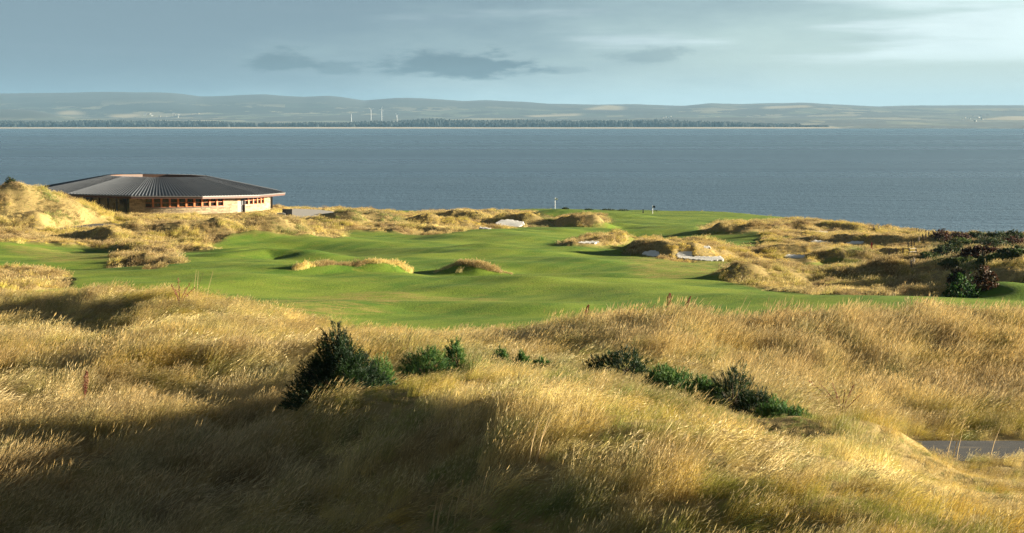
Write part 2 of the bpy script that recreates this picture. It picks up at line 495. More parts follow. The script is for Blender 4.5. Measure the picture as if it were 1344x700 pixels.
def cover(x, y, z):
    """0..1 weights: rough, scrub, greenish, dry"""
    px, py = project(np.stack([x, y, z], -1))
    s = np.clip(100.0 / np.maximum(y, 1), 0.2, 1.3)
    jx = (fbm(x / 3.0, y / 3.0, 21, 3) - 0.5) * 36 * s
    jy = (fbm(x / 3.0, y / 3.0, 31, 3) - 0.5) * 9 * s
    px = px + jx; py = py + jy
    rough = np.zeros(x.shape, bool)
    for p in ROUGH: rough |= in_poly(px, py, p)
    for p in CLEAR: rough &= ~in_poly(px, py, p)
    rough &= (y > 108)
    # the near rough ends in an uneven line
    lim = np.interp(x / np.maximum(y, 1), (np.array([-900, 0, 90, 250, 280, 330, 430, 560, 690, 720, 800, 1000, 1200, 1344, 1500, 2400]) - 672) / F,
                    [98, 97, 96, 92, 89, 86, 85.5, 87, 86, 84, 84, 82, 83, 86, 90, 96.0])
    lim = lim + (fbm(x / 2.5, y / 2.5, 41, 3) - 0.5) * 5
    rough |= y < lim
    scrub = np.zeros(x.shape, bool)
    for p in SCRUB: scrub |= in_poly(px, py, p)
    scrub &= (y > 150)
    gr = np.zeros(x.shape, bool)
    for p in GREENISH: gr |= in_poly(px, py, p)
    dry = np.zeros(x.shape, bool)
    for p in SANDY_DRY: dry |= in_poly(px, py, p)
    dry &= (y > 100)
    # beyond the cliff edge everything is rough slope
    e = edge_dist(x, y)
    rough |= (y > e + 3)
    return rough, scrub, gr, dry


# ------------------------------------------------------------------ terrain grid
NU = 760
rows = [-18.0]
while rows[-1] < 545:
    yv = rows[-1]
    rows.append(yv + max(0.30 if yv > 15 else 0.6, 0.0034 * yv))
rows = np.array(rows)
APEX = 26.0
us = np.linspace(-0.56, 0.56, NU)
GY, GU = np.meshgrid(rows, us, indexing='ij')
GX = GU * (GY + APEX)


def terrain(x, y):
    z = base_z(x, y) + mound_add(x, y)
    return z


GZ = terrain(GX, GY)
rough, scrub, greenish, dry = cover(GX, GY, GZ)


def blur(a, k=1):
    a = a.astype(float)
    for _ in range(k):
        b = a.copy(); b[1:-1] = (a[:-2] + 2 * a[1:-1] + a[2:]) / 4
        a = b.copy(); a[:, 1:-1] = (b[:, :-2] + 2 * b[:, 1:-1] + b[:, 2:]) / 4
    return a


rw = blur(rough, 2)
near = smooth01((120 - GY) / 60)
BUNK = [
    ([(650, 293), (656, 289), (668, 288), (678, 289.5), (687, 291), (689, 295), (680, 298), (660, 298), (652, 297)], 'white sand bunker under the golden dune by the white flag'),
    ([(629, 297.5), (640, 299), (646, 300.5), (640, 301), (628, 299.5)], 'thin sliver of white sand left of the bunker by the white flag'),
    ([(757, 318), (768, 316.5), (780, 316), (788, 317), (780, 319), (762, 319.5)], 'thin white bunker below the small grassy ridge in mid fairway'),
    ([(845, 331), (856, 328.5), (864, 329), (868, 335), (858, 337), (850, 335), (842, 333)], 'small white bunker at the left end of the twin bunker dune'),
    ([(887, 333), (893, 329.5), (903, 328.5), (911, 329), (908, 333), (913, 336), (935, 337), (946, 336), (951, 341), (930, 342.3), (905, 340), (889, 338)], 'largest white bunker with a long right arm under the twin bunker dune'),
    ([(920, 324.5), (924, 322.5), (931, 323), (934, 325), (925, 325.5)], 'tiny patch of white sand near the crest of the twin bunker dune'),
    ([(1028, 336.5), (1033, 333.5), (1045, 334), (1057, 334.5), (1058, 338), (1040, 338.6), (1031, 338)], 'white bunker between the two dark dunes right of the twin bunkers'),
    ([(1064, 317), (1069, 315), (1077, 316), (1092, 318), (1088, 319.5), (1070, 319.5), (1065, 318.5)], 'white bunker with a spit of sand behind the right dunes'),
    ([(1110, 319), (1118, 316.5), (1134, 317), (1132, 320), (1116, 320.8)], 'white bunker beside the red marker post'),
    ([(1066, 304), (1074, 303), (1086, 304), (1088, 306), (1070, 306)], 'farthest white bunker in a hollow near the cliff edge'),
]
bm_ = np.zeros(GX.shape)
_bx, _by = project(np.stack([GX, GY, GZ], -1))
for poly, _ in BUNK:
    c = np.mean(poly, 0)
    big = [((a - c[0]) * 1.25 + c[0], (b - c[1]) * 1.7 + c[1]) for a, b in poly]
    bm_ = np.maximum(bm_, in_poly(_bx, _by, big) & (GY > 180))
bm_ = np.clip(blur(bm_, 3) * 1.6, 0, 1)
GZ = GZ * (1 - bm_) + blur(GZ, 6) * bm_
lump = (fbm(GX / 4.0, GY / 4.0, 3, 3) - 0.5) * (0.42 + 1.15 * (1 - near)) + (fbm(GX / 0.9, GY / 0.9, 8, 2) - 0.5) * 0.20
roll = (fbm(GX / 24, GY / 24, 13, 3) - 0.5) * 2.9 * smooth01((GY - 105) / 40) * smooth01((430 - GY) / 60) + (fbm(GX / 7, GY / 7, 14, 2) - 0.5) * 0.16
GZ = GZ + lump * rw * (1 - bm_) + roll * (1 - rw)
# flat spots: the road, the terrace and the clubhouse platform
CB = np.array([-66.2, 334.0])           # clubhouse centre


def flatten(cx, cy, r0, r1, zt):
    global GZ
    r = np.hypot(GX - cx, GY - cy)
    m = smooth01((r1 - r) / (r1 - r0))
    GZ = GZ * (1 - m) + zt * m


flatten(CB[0], CB[1], 23.0, 26.0, 23.6)
# the cliff
e_ = edge_dist(GX, GY) + (fbm(GX / 9, GY / 9, 55, 3) - 0.5) * 6
over = np.maximum(GY - e_, 0)
GZ = np.where(over > 0, GZ * np.exp(-over * 0.004) - over * 0.75 - 0.012 * over ** 2, GZ)
GZ = np.maximum(GZ, -3.0)


def gz(x, y):
    """bilinear height on the terrain grid"""
    x = np.asarray(x, float); y = np.asarray(y, float)
    i = np.clip(np.searchsorted(rows, y) - 1, 0, len(rows) - 2)
    fy = np.clip((y - rows[i]) / (rows[i + 1] - rows[i]), 0, 1)
    u = (x / (y + APEX) - us[0]) / (us[1] - us[0])
    j = np.clip(np.floor(u).astype(int), 0, NU - 2); fu = np.clip(u - j, 0, 1)
    return (GZ[i, j] * (1 - fu) + GZ[i, j + 1] * fu) * (1 - fy) + (GZ[i + 1, j] * (1 - fu) + GZ[i + 1, j + 1] * fu) * fy


def glook(A, x, y):
    i = np.clip(np.searchsorted(rows, y) - 1, 0, len(rows) - 2)
    j = np.clip(np.round((x / (y + APEX) - us[0]) / (us[1] - us[0])).astype(int), 0, NU - 1)
    return A[i, j]


_DS = np.concatenate([np.arange(18, 110, 0.15), np.exp(np.linspace(math.log(110), math.log(500), 1300))])


def ground_at(x, y, dmin=0.0):
    """first ground point seen at photo pixel (x, y), at least dmin ahead"""
    cx = (x - 672.0) / F; cy = (350.0 - y) / F
    dy = CP + cy * SP; s = _DS / dy
    X = cx * s; Z = CAMZ + (-SP + cy * CP) * s
    h = gz(X, _DS)
    hit = np.nonzero((Z <= h) & (_DS >= dmin))[0]
    k = hit[0] if len(hit) else len(_DS) - 1
    return np.array([X[k], _DS[k], h[k]])


# road at lower right: laid level-ish along a line that leaves the frame
ROAD = np.array([at(1180, 598, 53.0), at(1250, 594, 53.6), at(1344, 594, 53.8), at(1500, 597, 53.2), at(1800, 600, 52.5)])
rd_z = ROAD[:, 2]
dist = np.full(GX.shape, 1e9); zz = np.zeros(GX.shape)
m_ = (GY > 42) & (GY < 66) & (GX > 4)
for a, b in zip(ROAD, ROAD[1:]):
    d_ = b - a
    t = np.clip(((GX - a[0]) * d_[0] + (GY - a[1]) * d_[1]) / (d_[0] ** 2 + d_[1] ** 2), 0, 1)
    dd = np.hypot(GX - a[0] - t * d_[0], GY - a[1] - t * d_[1])
    k = dd < dist
    dist = np.where(k, dd, dist); zz = np.where(k, a[2] + t * d_[2], zz)
ROADW = 1.9
mm = smooth01((ROADW + 1.3 - dist) / 1.1) * m_
GZ = GZ * (1 - mm) + (zz - 0.03) * mm
road_mask = (dist < ROADW + 0.15) & m_

# service drive below the clubhouse: a level strip cut through the dunes
DA, DB = ground_at(88, 301.5, 230), ground_at(138, 295.5, 230)
DA[2] = DB[2] = 0.5 * (DA[2] + DB[2])
dv = DB - DA
t_ = np.clip(((GX - DA[0]) * dv[0] + (GY - DA[1]) * dv[1]) / (dv[0] ** 2 + dv[1] ** 2), 0, 1)
drive_dist = np.hypot(GX - DA[0] - t_ * dv[0], GY - DA[1] - t_ * dv[1])
md_ = smooth01((3.8 - drive_dist) / 1.5)
GZ = GZ * (1 - md_) + DA[2] * md_

# bunkers: a sloping floor of sand cut into each dune face
FLOORS = []
for poly, lab in BUNK:
    P_ = np.array(poly, float)
    x0, x1 = P_[:, 0].min(), P_[:, 0].max()
    def lowrow(xx):
        rws = np.linspace(P_[:, 1].max() + 0.5, P_[:, 1].min(), 80)
        i_ = in_poly(np.full(80, xx), rws, poly)
        return rws[np.argmax(i_)] if i_.any() else P_[:, 1].max()
    g_ = [ground_at(xx, lowrow(xx), 180) for xx in np.linspace(x0 + 0.15 * (x1 - x0), x1 - 0.15 * (x1 - x0), 7)]
    g_ = np.array(g_)
    dmed = np.median(g_[:, 1])
    xm = (x0 + x1) / 2; yl = P_[:, 1].max()
    g0 = at(xm, yl, dmed)
    SL = 0.42
    FLOORS.append((poly, lab, g0, SL))
    zp = g0[2] + SL * (GY - g0[1])
    bx_, by_ = project(np.stack([GX, GY, zp], -1))
    c_ = P_.mean(0)
    big = [((a_ - c_[0]) * 1.10 + c_[0] + np.sign(a_ - c_[0]) * 1.2, b_ + (0.3 if b_ < c_[1] else 0.6)) for a_, b_ in poly]
    inn = in_poly(bx_, by_, big) & (np.abs(GY - g0[1]) < 22)
    GZ = np.where(inn, np.minimum(GZ, zp - 0.12), GZ)
    # keep the ground in front from standing in the way, with a soft ramp
    fr = (bx_ > x0 - 2) & (bx_ < x1 + 2) & (GY < g0[1]) & (GY > g0[1] - 9)
    sight = CAMZ + (g0[2] - CAMZ) * GY / g0[1] - 0.05
    GZ = np.where(fr, np.minimum(GZ, sight), GZ)

# ------------------------------------------------------------------ materials


def new_mat(name):
    m = bpy.data.materials.new(name); m.use_nodes = True
    return m, NT(m.node_tree)


def finish(t, col, rough=0.8, bump=None, strength=0.5, dist=0.1, **kw):
    ins = {'Base Color': col, 'Roughness': rough}
    ins.update(kw)
    if bump is not None:
        ins['Normal'] = t.n('ShaderNodeBump', {'Strength': strength, 'Distance': dist, 'Height': bump}).outputs[0]
    b = t.n('ShaderNodeBsdfPrincipled', ins)
    t.n('ShaderNodeOutputMaterial', {0: b.outputs[0]})
    return b


def simple_mat(name, col, rough=0.7, var=0.18, scale=3.0, metal=0.0, bump=0.0):
    m, t = new_mat(name)
    oc = t.n('ShaderNodeTexCoord').outputs['Object']
    n = t.noise(oc, scale, 4)
    c = t.mix(n, tuple(v * (1 - var * 1.6) for v in col), tuple(min(1, v * (1 + var * 1.6)) for v in col))
    finish(t, c, rough, n if bump else None, bump, 0.05, Metallic=metal)
    return m


def ground_mat():
    m, t = new_mat('turf')
    oc = t.n('ShaderNodeTexCoord').outputs['Object']
    ra = t.n('ShaderNodeAttribute', attribute_name='rough').outputs['Fac']
    dr = t.n('ShaderNodeAttribute', attribute_name='dry').outputs['Fac']
    sc = t.n('ShaderNodeAttribute', attribute_name='scrub').outputs['Fac']
    n1 = t.noise(oc, 0.09, 4)
    n2 = t.noise(oc, 0.8, 5, 0.6)
    n3 = t.noise(t.mapping(oc, (1, 0.45, 1)), 5.0, 4, 0.65)
    n4 = t.noise(t.mapping(oc, (1, 0.35, 1), rot=(0, 0, 0.25)), 22.0, 3, 0.6)
    fw = t.mix(t.step(n1, 0.36, 0.66), (0.066, 0.132, 0.009), (0.150, 0.205, 0.017))
    fw = t.mix(t.math('MULTIPLY', t.step(n2, 0.5, 0.75), 0.55), fw, (0.21, 0.19, 0.034))
    fw = t.mix(t.math('MULTIPLY', t.step(n3, 0.46, 0.70), 0.45), fw, (0.055, 0.09, 0.01))
    dd = t.math('MULTIPLY', dr, t.step(t.math('ADD', n2, t.math('MULTIPLY', n3, 0.4)), 0.55, 0.85))
    fw = t.mix(t.math('MULTIPLY', dd, 0.75), fw, (0.27, 0.20, 0.055))
    # mowing bands and the uneven semi-rough next to the dunes
    wv = t.n('ShaderNodeTexWave', {'Vector': t.mapping(oc, rot=(0, 0, 0.42)), 'Scale': 0.09, 'Distortion': 1.2, 'Detail': 1.0}).outputs[1]
    fw = t.mix(t.math('MULTIPLY', t.step(wv, 0.35, 0.65), 0.22), fw, (0.19, 0.235, 0.028))
    fr = t.n('ShaderNodeAttribute', attribute_name='fringe').outputs['Fac']
    fr = t.step(t.math('ADD', fr, t.math('MULTIPLY', t.math('SUBTRACT', n2, 0.5), 0.35)), 0.08, 0.30)
    fw = t.mix(t.math('MULTIPLY', fr, 0.7), fw, t.mix(n3, (0.09, 0.10, 0.018), (0.20, 0.17, 0.045)))
    rg = t.mix(n2, (0.16, 0.115, 0.045), (0.34, 0.25, 0.095))
    rg = t.mix(t.step(n3, 0.5, 0.7), rg, (0.12, 0.115, 0.03))
    rg = t.mix(t.math('MULTIPLY', sc, 0.85), rg, t.mix(n3, (0.035, 0.045, 0.012), (0.085, 0.095, 0.025)))
    rr = t.step(t.math('ADD', ra, t.math('MULTIPLY', t.math('SUBTRACT', n3, 0.5), 0.7)), 0.35, 0.65)
    col = t.mix(rr, fw, rg)
    h = t.math('ADD', t.math('MULTIPLY', n3, 0.6), t.math('MULTIPLY', n4, 0.4))
    finish(t, col, 0.9, h, 0.55, 0.12, **{'Specular IOR Level': 0.15})
    return m


def grass_mat(name, trans=0.22):
    m, t = new_mat(name)
    tint = t.n('ShaderNodeAttribute', attribute_name='tint', attribute_type='INSTANCER').outputs['Color']
    head = t.n('ShaderNodeAttribute', attribute_name='head').outputs['Fac']
    var = t.n('ShaderNodeAttribute', attribute_name='bvar').outputs['Fac']
    c = t.mix(t.math('MULTIPLY', head, 0.6), tint, (0.70, 0.56, 0.31))
    hsv = t.n('ShaderNodeHueSaturation', {'Hue': 0.5, 'Saturation': 1.0, 'Value': t.math('ADD', 0.6, t.math('MULTIPLY', var, 0.8)), 'Color': c}).outputs[0]
    d = t.n('ShaderNodeBsdfPrincipled', {'Base Color': hsv, 'Roughness': 0.55, 'Specular IOR Level': 0.25})
    tr = t.n('ShaderNodeBsdfTranslucent', {'Color': hsv})
    mx = t.n('ShaderNodeMixShader', {0: trans, 1: d.outputs[0], 2: tr.outputs[0]})
    t.n('ShaderNodeOutputMaterial', {0: mx.outputs[0]})
    return m


def leaf_mat(name, trans=0.25):
    m, t = new_mat(name)
    c = t.n('ShaderNodeAttribute', attribute_name='tint').outputs['Color']
    d = t.n('ShaderNodeBsdfPrincipled', {'Base Color': c, 'Roughness': 0.6, 'Specular IOR Level': 0.3})
    tr = t.n('ShaderNodeBsdfTranslucent', {'Color': c})
    mx = t.n('ShaderNodeMixShader', {0: trans, 1: d.outputs[0], 2: tr.outputs[0]})
    t.n('ShaderNodeOutputMaterial', {0: mx.outputs[0]})
    return m


def sand_mat():
    m, t = new_mat('bunker_sand')
    oc = t.n('ShaderNodeTexCoord').outputs['Object']
    n = t.noise(oc, 1.3, 4); n2 = t.noise(t.mapping(oc, (1, 1, 3)), 6.0, 3)
    finish(t, t.mix(n, (0.60, 0.58, 0.54), (0.76, 0.73, 0.67)), 0.9, n2, 0.5, 0.06)
    return m


def asphalt_mat():
    m, t = new_mat('asphalt')
    oc = t.n('ShaderNodeTexCoord').outputs['Object']
    n = t.noise(oc, 1.2, 4); n2 = t.noise(oc, 60.0, 3)
    c = t.mix(n, (0.018, 0.019, 0.021), (0.042, 0.041, 0.040))
    dust = t.step(t.noise(t.mapping(oc, (0.4, 1, 1)), 1.7, 5, 0.65), 0.54, 0.72)
    c = t.mix(t.math('MULTIPLY', dust, 0.5), c, (0.16, 0.125, 0.075))
    finish(t, t.mix(t.math('MULTIPLY', t.step(n2, 0.55, 0.7), 0.5), c, (0.09, 0.088, 0.085)), 0.85, n2, 0.6, 0.03)
    return m


def sea_mat():
    m, t = new_mat('sea_water')
    oc = t.n('ShaderNodeTexCoord').outputs['Object']
    a = t.noise(t.mapping(oc, (1, 0.5, 1), rot=(0, 0, 0.5)), 0.35, 5, 0.62)
    b = t.noise(t.mapping(oc, (0.35, 1, 1), rot=(0, 0, -0.2)), 0.06, 4, 0.55)
    c = t.noise(t.mapping(oc, (0.12, 1, 1)), 0.004, 5, 0.6)
    h = t.math('ADD', t.math('MULTIPLY', a, 1.0), t.math('MULTIPLY', b, 2.6))
    col = t.mix(t.step(c, 0.35, 0.7), (0.060, 0.104, 0.150), (0.078, 0.126, 0.172))
    # a few whitecaps
    w = t.noise(t.mapping(oc, (0.55, 1, 1)), 0.09, 3, 0.6)
    cap = t.step(w, 0.775, 0.80)
    col = t.mix(t.math('MULTIPLY', cap, 0.8), col, (0.7, 0.72, 0.72))
    lane = t.noise(t.mapping(oc, (0.05, 1, 1), rot=(0, 0, 0.04)), 0.0016, 4, 0.6)
    col = t.mix(t.math('MULTIPLY', t.step(lane, 0.50, 0.66), 0.45), col, (0.095, 0.150, 0.195))
    rg = t.math('ADD', 0.14, t.math('MULTIPLY', lane, 0.30))
    h = t.math('MULTIPLY', h, t.math('ADD', 0.55, t.math('MULTIPLY', c, 0.9)))
    finish(t, col, rg, h, 0.36, 2.0, IOR=1.333)
    return m


def farland_mat():
    m, t = new_mat('far_farmland')
    oc = t.n('ShaderNodeTexCoord').outputs['Object']
    beach = t.n('ShaderNodeAttribute', attribute_name='beach').outputs['Fac']
    moor = t.n('ShaderNodeAttribute', attribute_name='moor').outputs['Fac']
    straw = t.n('ShaderNodeAttribute', attribute_name='straw').outputs['Fac']
    v = t.n('ShaderNodeTexVoronoi', {'Vector': t.mapping(oc, (1, 0.6, 0), rot=(0, 0, 0.3)), 'Scale': 0.0016, 'Randomness': 0.9})
    cell = t.n('ShaderNodeSeparateColor', {0: v.outputs['Color']}).outputs
    col = t.mix(t.step(cell[0], 0.2, 0.8), (0.02, 0.035, 0.02), (0.06, 0.075, 0.04))
    col = t.mix(t.step(cell[1], 0.66, 0.70), col, (0.16, 0.14, 0.08))
    n = t.noise(t.mapping(oc, (1, 0.7, 0)), 0.0011, 6, 0.65)
    col = t.mix(t.step(n, 0.47, 0.52), col, (0.008, 0.014, 0.010))
    nw = t.noise(t.mapping(oc, (1, 0.45, 0)), 0.0034, 5, 0.6)
    col = t.mix(t.step(nw, 0.53, 0.57), col, (0.008, 0.014, 0.010))
    col = t.mix(t.math('MULTIPLY', t.step(nw, 0.42, 0.38), 0.6), col, (0.19, 0.17, 0.085))
    col = t.mix(moor, col, t.mix(n, (0.010, 0.017, 0.016), (0.028, 0.034, 0.026)))  # dark moor tones, lowered a little in place of cloud shadow
    col = t.mix(straw, col, (0.27, 0.22, 0.13))
    col = t.mix(beach, col, (0.42, 0.34, 0.23))
    finish(t, col, 0.95)
    return m


def roof_mat():
    m, t = new_mat('zinc_roof')
    oc = t.n('ShaderNodeTexCoord').outputs['Object']
    n = t.noise(oc, 0.35, 4)
    finish(t, t.mix(n, (0.085, 0.094, 0.108), (0.120, 0.128, 0.142)), 0.55, None, **{'Specular IOR Level': 0.02})
    return m


def stone_mat():
    m, t = new_mat('coursed_sandstone')
    oc = t.n('ShaderNodeTexCoord').outputs['UV']
    b = t.n('ShaderNodeTexBrick', {'Vector': oc, 'Color1': (0.36, 0.28, 0.165, 1), 'Color2': (0.15, 0.11, 0.065, 1), 'Mortar': (0.10, 0.08, 0.05, 1),
                                   'Scale': 1.0, 'Mortar Size': 0.02, 'Brick Width': 0.9, 'Row Height': 0.26, 'Bias': 0.0})
    n = t.noise(oc, 2.5, 4)
    c = t.mix(t.math('MULTIPLY', t.step(n, 0.45, 0.7), 0.5), b.outputs[0], (0.40, 0.32, 0.19))
    finish(t, c, 0.9, b.outputs[1], -0.6, 0.03)
    return m


M = {
    'turf': ground_mat(), 'grass': grass_mat('dry_grass'), 'leaf': leaf_mat('leaf'), 'sand': sand_mat(), 'asphalt': asphalt_mat(),
    'sea': sea_mat(), 'far': farland_mat(), 'roof': roof_mat(), 'stone': stone_mat(),
    'copper': simple_mat('weathered_copper', (0.075, 0.030, 0.018), 0.6, 0.2, 0.8, 0.1),
    'rim': simple_mat('copper_rim', (0.075, 0.036, 0.02), 0.6, 0.2, 0.6, 0.1),
    'timber': simple_mat('orange_timber', (0.46, 0.16, 0.05), 0.55, 0.15, 2.0),
    'pale_timber': simple_mat('pale_timber', (0.36, 0.20, 0.055), 0.55, 0.15, 2.0),
    'glass': simple_mat('dark_glass', (0.012, 0.013, 0.014), 0.06, 0.1, 1.0),
    'lead': simple_mat('grey_gutter', (0.13, 0.125, 0.12), 0.5, 0.1, 1.0, 0.2),
    'black': simple_mat('black_paint', (0.012, 0.012, 0.013), 0.5, 0.1, 4.0),
    'paving': simple_mat('pale_paving', (0.30, 0.28, 0.25), 0.85, 0.12, 0.8),
    'cream': simple_mat('cream_render', (0.42, 0.40, 0.35), 0.8, 0.06, 1.0),
    'turbine': simple_mat('turbine_paint', (0.38, 0.39, 0.40), 0.6, 0.05, 0.1),
    'white': simple_mat('white_paint', (0.80, 0.80, 0.78), 0.5, 0.05, 2.0),
    'wood': simple_mat('weathered_wood', (0.14, 0.115, 0.085), 0.85, 0.3, 5.0),
    'red': simple_mat('red_paint', (0.45, 0.035, 0.02), 0.5, 0.1, 3.0),
    'twig': simple_mat('brown_twig', (0.09, 0.055, 0.03), 0.85, 0.25, 6.0),
    'slate': simple_mat('slate_roof', (0.12, 0.12, 0.13), 0.7, 0.2, 1.0),
    'stem': simple_mat('straw_stem', (0.50, 0.36, 0.17), 0.7, 0.2, 6.0),
    'dock': simple_mat('rusty_seed', (0.17, 0.055, 0.028), 0.8, 0.3, 20.0),
    'bark': simple_mat('bark', (0.10, 0.07, 0.045), 0.9, 0.3, 6.0, 0, 0.5),
}

# ------------------------------------------------------------------ ground: fairway and rough sheets share one grid
ny, nu = GX.shape
V = np.stack([GX, GY, GZ], -1).reshape(-1, 3)
idx = np.arange(ny * nu).reshape(ny, nu)
Q = np.stack([idx[:-1, :-1], idx[:-1, 1:], idx[1:, 1:], idx[1:, :-1]], -1).reshape(-1, 4)
rf = (rw > 0.5).reshape(-1)
q_rough = rf[Q].mean(1) >= 0.5
AT = {'rough': rw.ravel(), 'dry': blur(dry, 3).ravel(), 'scrub': blur(scrub, 3).ravel(), 'fringe': blur(rw, 14).ravel()}


def sub_mesh(name, faces):
    used = np.unique(faces)
    mp = np.full(len(V), -1, np.int64); mp[used] = np.arange(len(used))
    return mesh_tris(name, V[used], mp[faces], True, {k: a[used] for k, a in AT.items()})


o = link('ground', sub_mesh('ground', Q[q_rough]), M['turf']); tag(o, 'sandy rough ground of the dunes under dry golden grass', 'ground', kind='structure')
o = link('fairway', sub_mesh('fairway', Q[~q_rough]), M['turf']); tag(o, 'smooth green mown fairway rolling down to the sea', 'fairway', kind='structure')

# sea
me = mesh_tris('sea', [(-40000, -6000, 0), (40000, -6000, 0), (40000, 9650, 0), (-40000, 9650, 0)], [(0, 1, 2, 3)])
tag(link('sea', me, M['sea']), 'wide blue grey bay between the cliffs and the far shore', 'sea', kind='structure')

# ------------------------------------------------------------------ far shore
fd = np.concatenate([np.linspace(9300, 10600, 60), np.linspace(10650, 21500, 140)])
fu = np.linspace(-0.5, 0.5, 420)
FY, FU = np.meshgrid(fd, fu, indexing='ij'); FX = FU * FY
sky_x = np.array([-500, -100, 0, 100, 200, 230, 265, 300, 350, 370, 400, 430, 448, 478, 520, 560, 610, 640, 690, 720, 760, 830, 896, 930, 970, 1050, 1100, 1150, 1230, 1344, 1500, 1900])
sky_y = np.array([130, 122, 124, 123, 121, 122, 126, 125, 124, 126, 128, 126.5, 128, 133, 130, 131, 134, 133, 135, 137, 137, 136, 138, 135, 136.5, 134.5, 136.5, 139, 138.5, 138, 137, 138])
sk = np.interp(FU, (sky_x - 672) / F, sky_y)
z_sky = 40 + (159 - sk) / F * 17500
plain = np.interp(FY, [9300, 9480, 9600, 9800, 10600, 12000, 13500, 15500, 17500, 21500], [-6, -1, 3, 7, 22, 44, 72, 98, 104, 50])
rise = smooth01((FY - 13500) / 4000) * (1 - 0.5 * smooth01((FY - 17500) / 3500))
FZ = plain + (z_sky - 104) * rise
hill = smooth01(((FU - (110 - 672) / F) * -1) / 0.03) * np.exp(-((FY - 12800) / 900) ** 2)
FZ += hill * 70
FZ += (fbm(FX / 1500, FY / 1500, 71, 4) - 0.5) * 44 * smooth01((FY - 10400) / 1600)
FZ += (fbm(FX / 420, FY / 420, 77, 3) - 0.5) * 10 * smooth01((FY - 10000) / 1000)
# sandy foreshore runs out to nothing at the right
bw = np.interp(FU, [(-200 - 672) / F, (700 - 672) / F, (1050 - 672) / F, (1130 - 672) / F], [1, 1, 0.8, 0.0])
wob = (fbm(FX / 700, FX * 0 + 3, 79, 3) - 0.5) * 160
beach = smooth01((9770 + wob - FY) / 60) * bw
straw = np.zeros(FX.shape)
P3 = np.stack([FX, FY, FZ], -1); fpx, fpy = project(P3)
for poly in ([(765, 144), (795, 138), (820, 140), (815, 145)], [(140, 152), (180, 149), (186, 153), (150, 155)], [(1285, 157), (1320, 153), (1360, 153), (1360, 158)], [(75, 147), (100, 145), (112, 151), (80, 151)],
             [(690, 152), (760, 149), (765, 152), (700, 154)], [(1000, 140), (1060, 138), (1065, 141), (1005, 143)]):
    straw = np.maximum(straw, in_poly(fpx, fpy, poly) & (FY > 10700))
moor = smooth01((FY - 14500) / 1500) * np.interp(FU, [(500 - 672) / F, (1000 - 672) / F], [1.0, 0.55])
moor = np.maximum(moor, smooth01(hill * 2.5))
fidx = np.arange(FX.size).reshape(FX.shape)
FQ = np.stack([fidx[:-1, :-1], fidx[:-1, 1:], fidx[1:, 1:], fidx[1:, :-1]], -1).reshape(-1, 4)
me = mesh_tris('hills', P3.reshape(-1, 3), FQ, True, {'beach': beach.ravel(), 'moor': moor.ravel(), 'straw': blur(straw, 1).ravel()})
tag(link('hills', me, M['far']), 'hazy far shore with beach, fields and low hills', 'hills', kind='structure')


def fz(x, y):
    i = np.clip(np.searchsorted(fd, y) - 1, 0, len(fd) - 2); fy = np.clip((y - fd[i]) / (fd[i + 1] - fd[i]), 0, 1)
    u = (x / y - fu[0]) / (fu[1] - fu[0]); j = np.clip(np.floor(u).astype(int), 0, len(fu) - 2); q = u - j
    return (FZ[i, j] * (1 - q) + FZ[i, j + 1] * q) * (1 - fy) + (FZ[i + 1, j] * (1 - q) + FZ[i + 1, j + 1] * q) * fy


def far_at(x, y, dmin=9500):
    ds = np.linspace(dmin, 20000, 1500)
    P = np.array([at(x, y, d) for d in ds]); h = fz(P[:, 0], ds)
    k = np.nonzero(P[:, 2] <= h)[0]
    k = k[0] if len(k) else len(ds) - 1
    return np.array([P[k, 0], ds[k], h[k]])


# dark plantation behind the beach: one mass of far-off trees
N = 9000
tu = rng.uniform(-0.34, (1050 - 672) / F, N); td = rng.uniform(9800, 10450, N)
fade_ = np.ones(N)
extra = rng.uniform((1050 - 672) / F, (1085 - 672) / F, 120); tu = np.concatenate([tu, extra]); td = np.concatenate([td, rng.uniform(9800, 9900, 120)])
keep = (td < 9900 + 560 * fbm(tu * 40, tu * 0, 83, 3)) & (fbm(tu * 90, td / 90, 85, 2) > 0.27)
tu, td = tu[keep], td[keep]; tx = tu * td; tz = fz(tx, td)
hh = rng.uniform(19, 32, len(tu)) * (0.75 + 0.5 * fbm(tu * 60, td / 200, 87, 2)); ww = rng.uniform(8, 17, len(tu))
hh *= (0.62 + 0.75 * fbm(tu * 28, tu * 0 + 2, 89, 3)) * (1 - 0.6 * smooth01((tu - (880 - 672) / F) / (200 / F)))
Vs, Ts = [], []
k6 = 7
an = np.linspace(0, 2 * np.pi, k6, endpoint=False)
base = np.arange(len(tu))[:, None] * (2 * k6 + 1)
ring = lambda s, h: np.stack([tx[:, None] + np.cos(an)[None] * (ww * s)[:, None], td[:, None] + np.sin(an)[None] * (ww * s)[:, None], (tz + hh * h)[:, None] + 0 * an[None]], -1)
allv = np.concatenate([ring(1.0, -0.1), ring(0.85 * rng.uniform(0.7, 1, len(tu)), 0.62), np.stack([tx, td, tz + hh], -1)[:, None]], 1)
j = np.arange(k6); jn = (j + 1) % k6
tt = np.concatenate([np.stack([j, jn, jn + k6], -1), np.stack([j, jn + k6, j + k6], -1), np.stack([j + k6, jn + k6, np.full(k6, 2 * k6)], -1)])
T = (base[:, :, None] + tt[None]).reshape(-1, 3)
me = mesh_tris('forest', allv.reshape(-1, 3), T)
o = link('forest', me, simple_mat('cloud_shaded_conifers', (0.007, 0.012, 0.010), 0.95, 0.3, 0.02))  # conifer green lowered further, with the cloud shade painted into it
tag(o, 'long dark plantation of conifers behind the far beach', 'forest', kind='stuff')

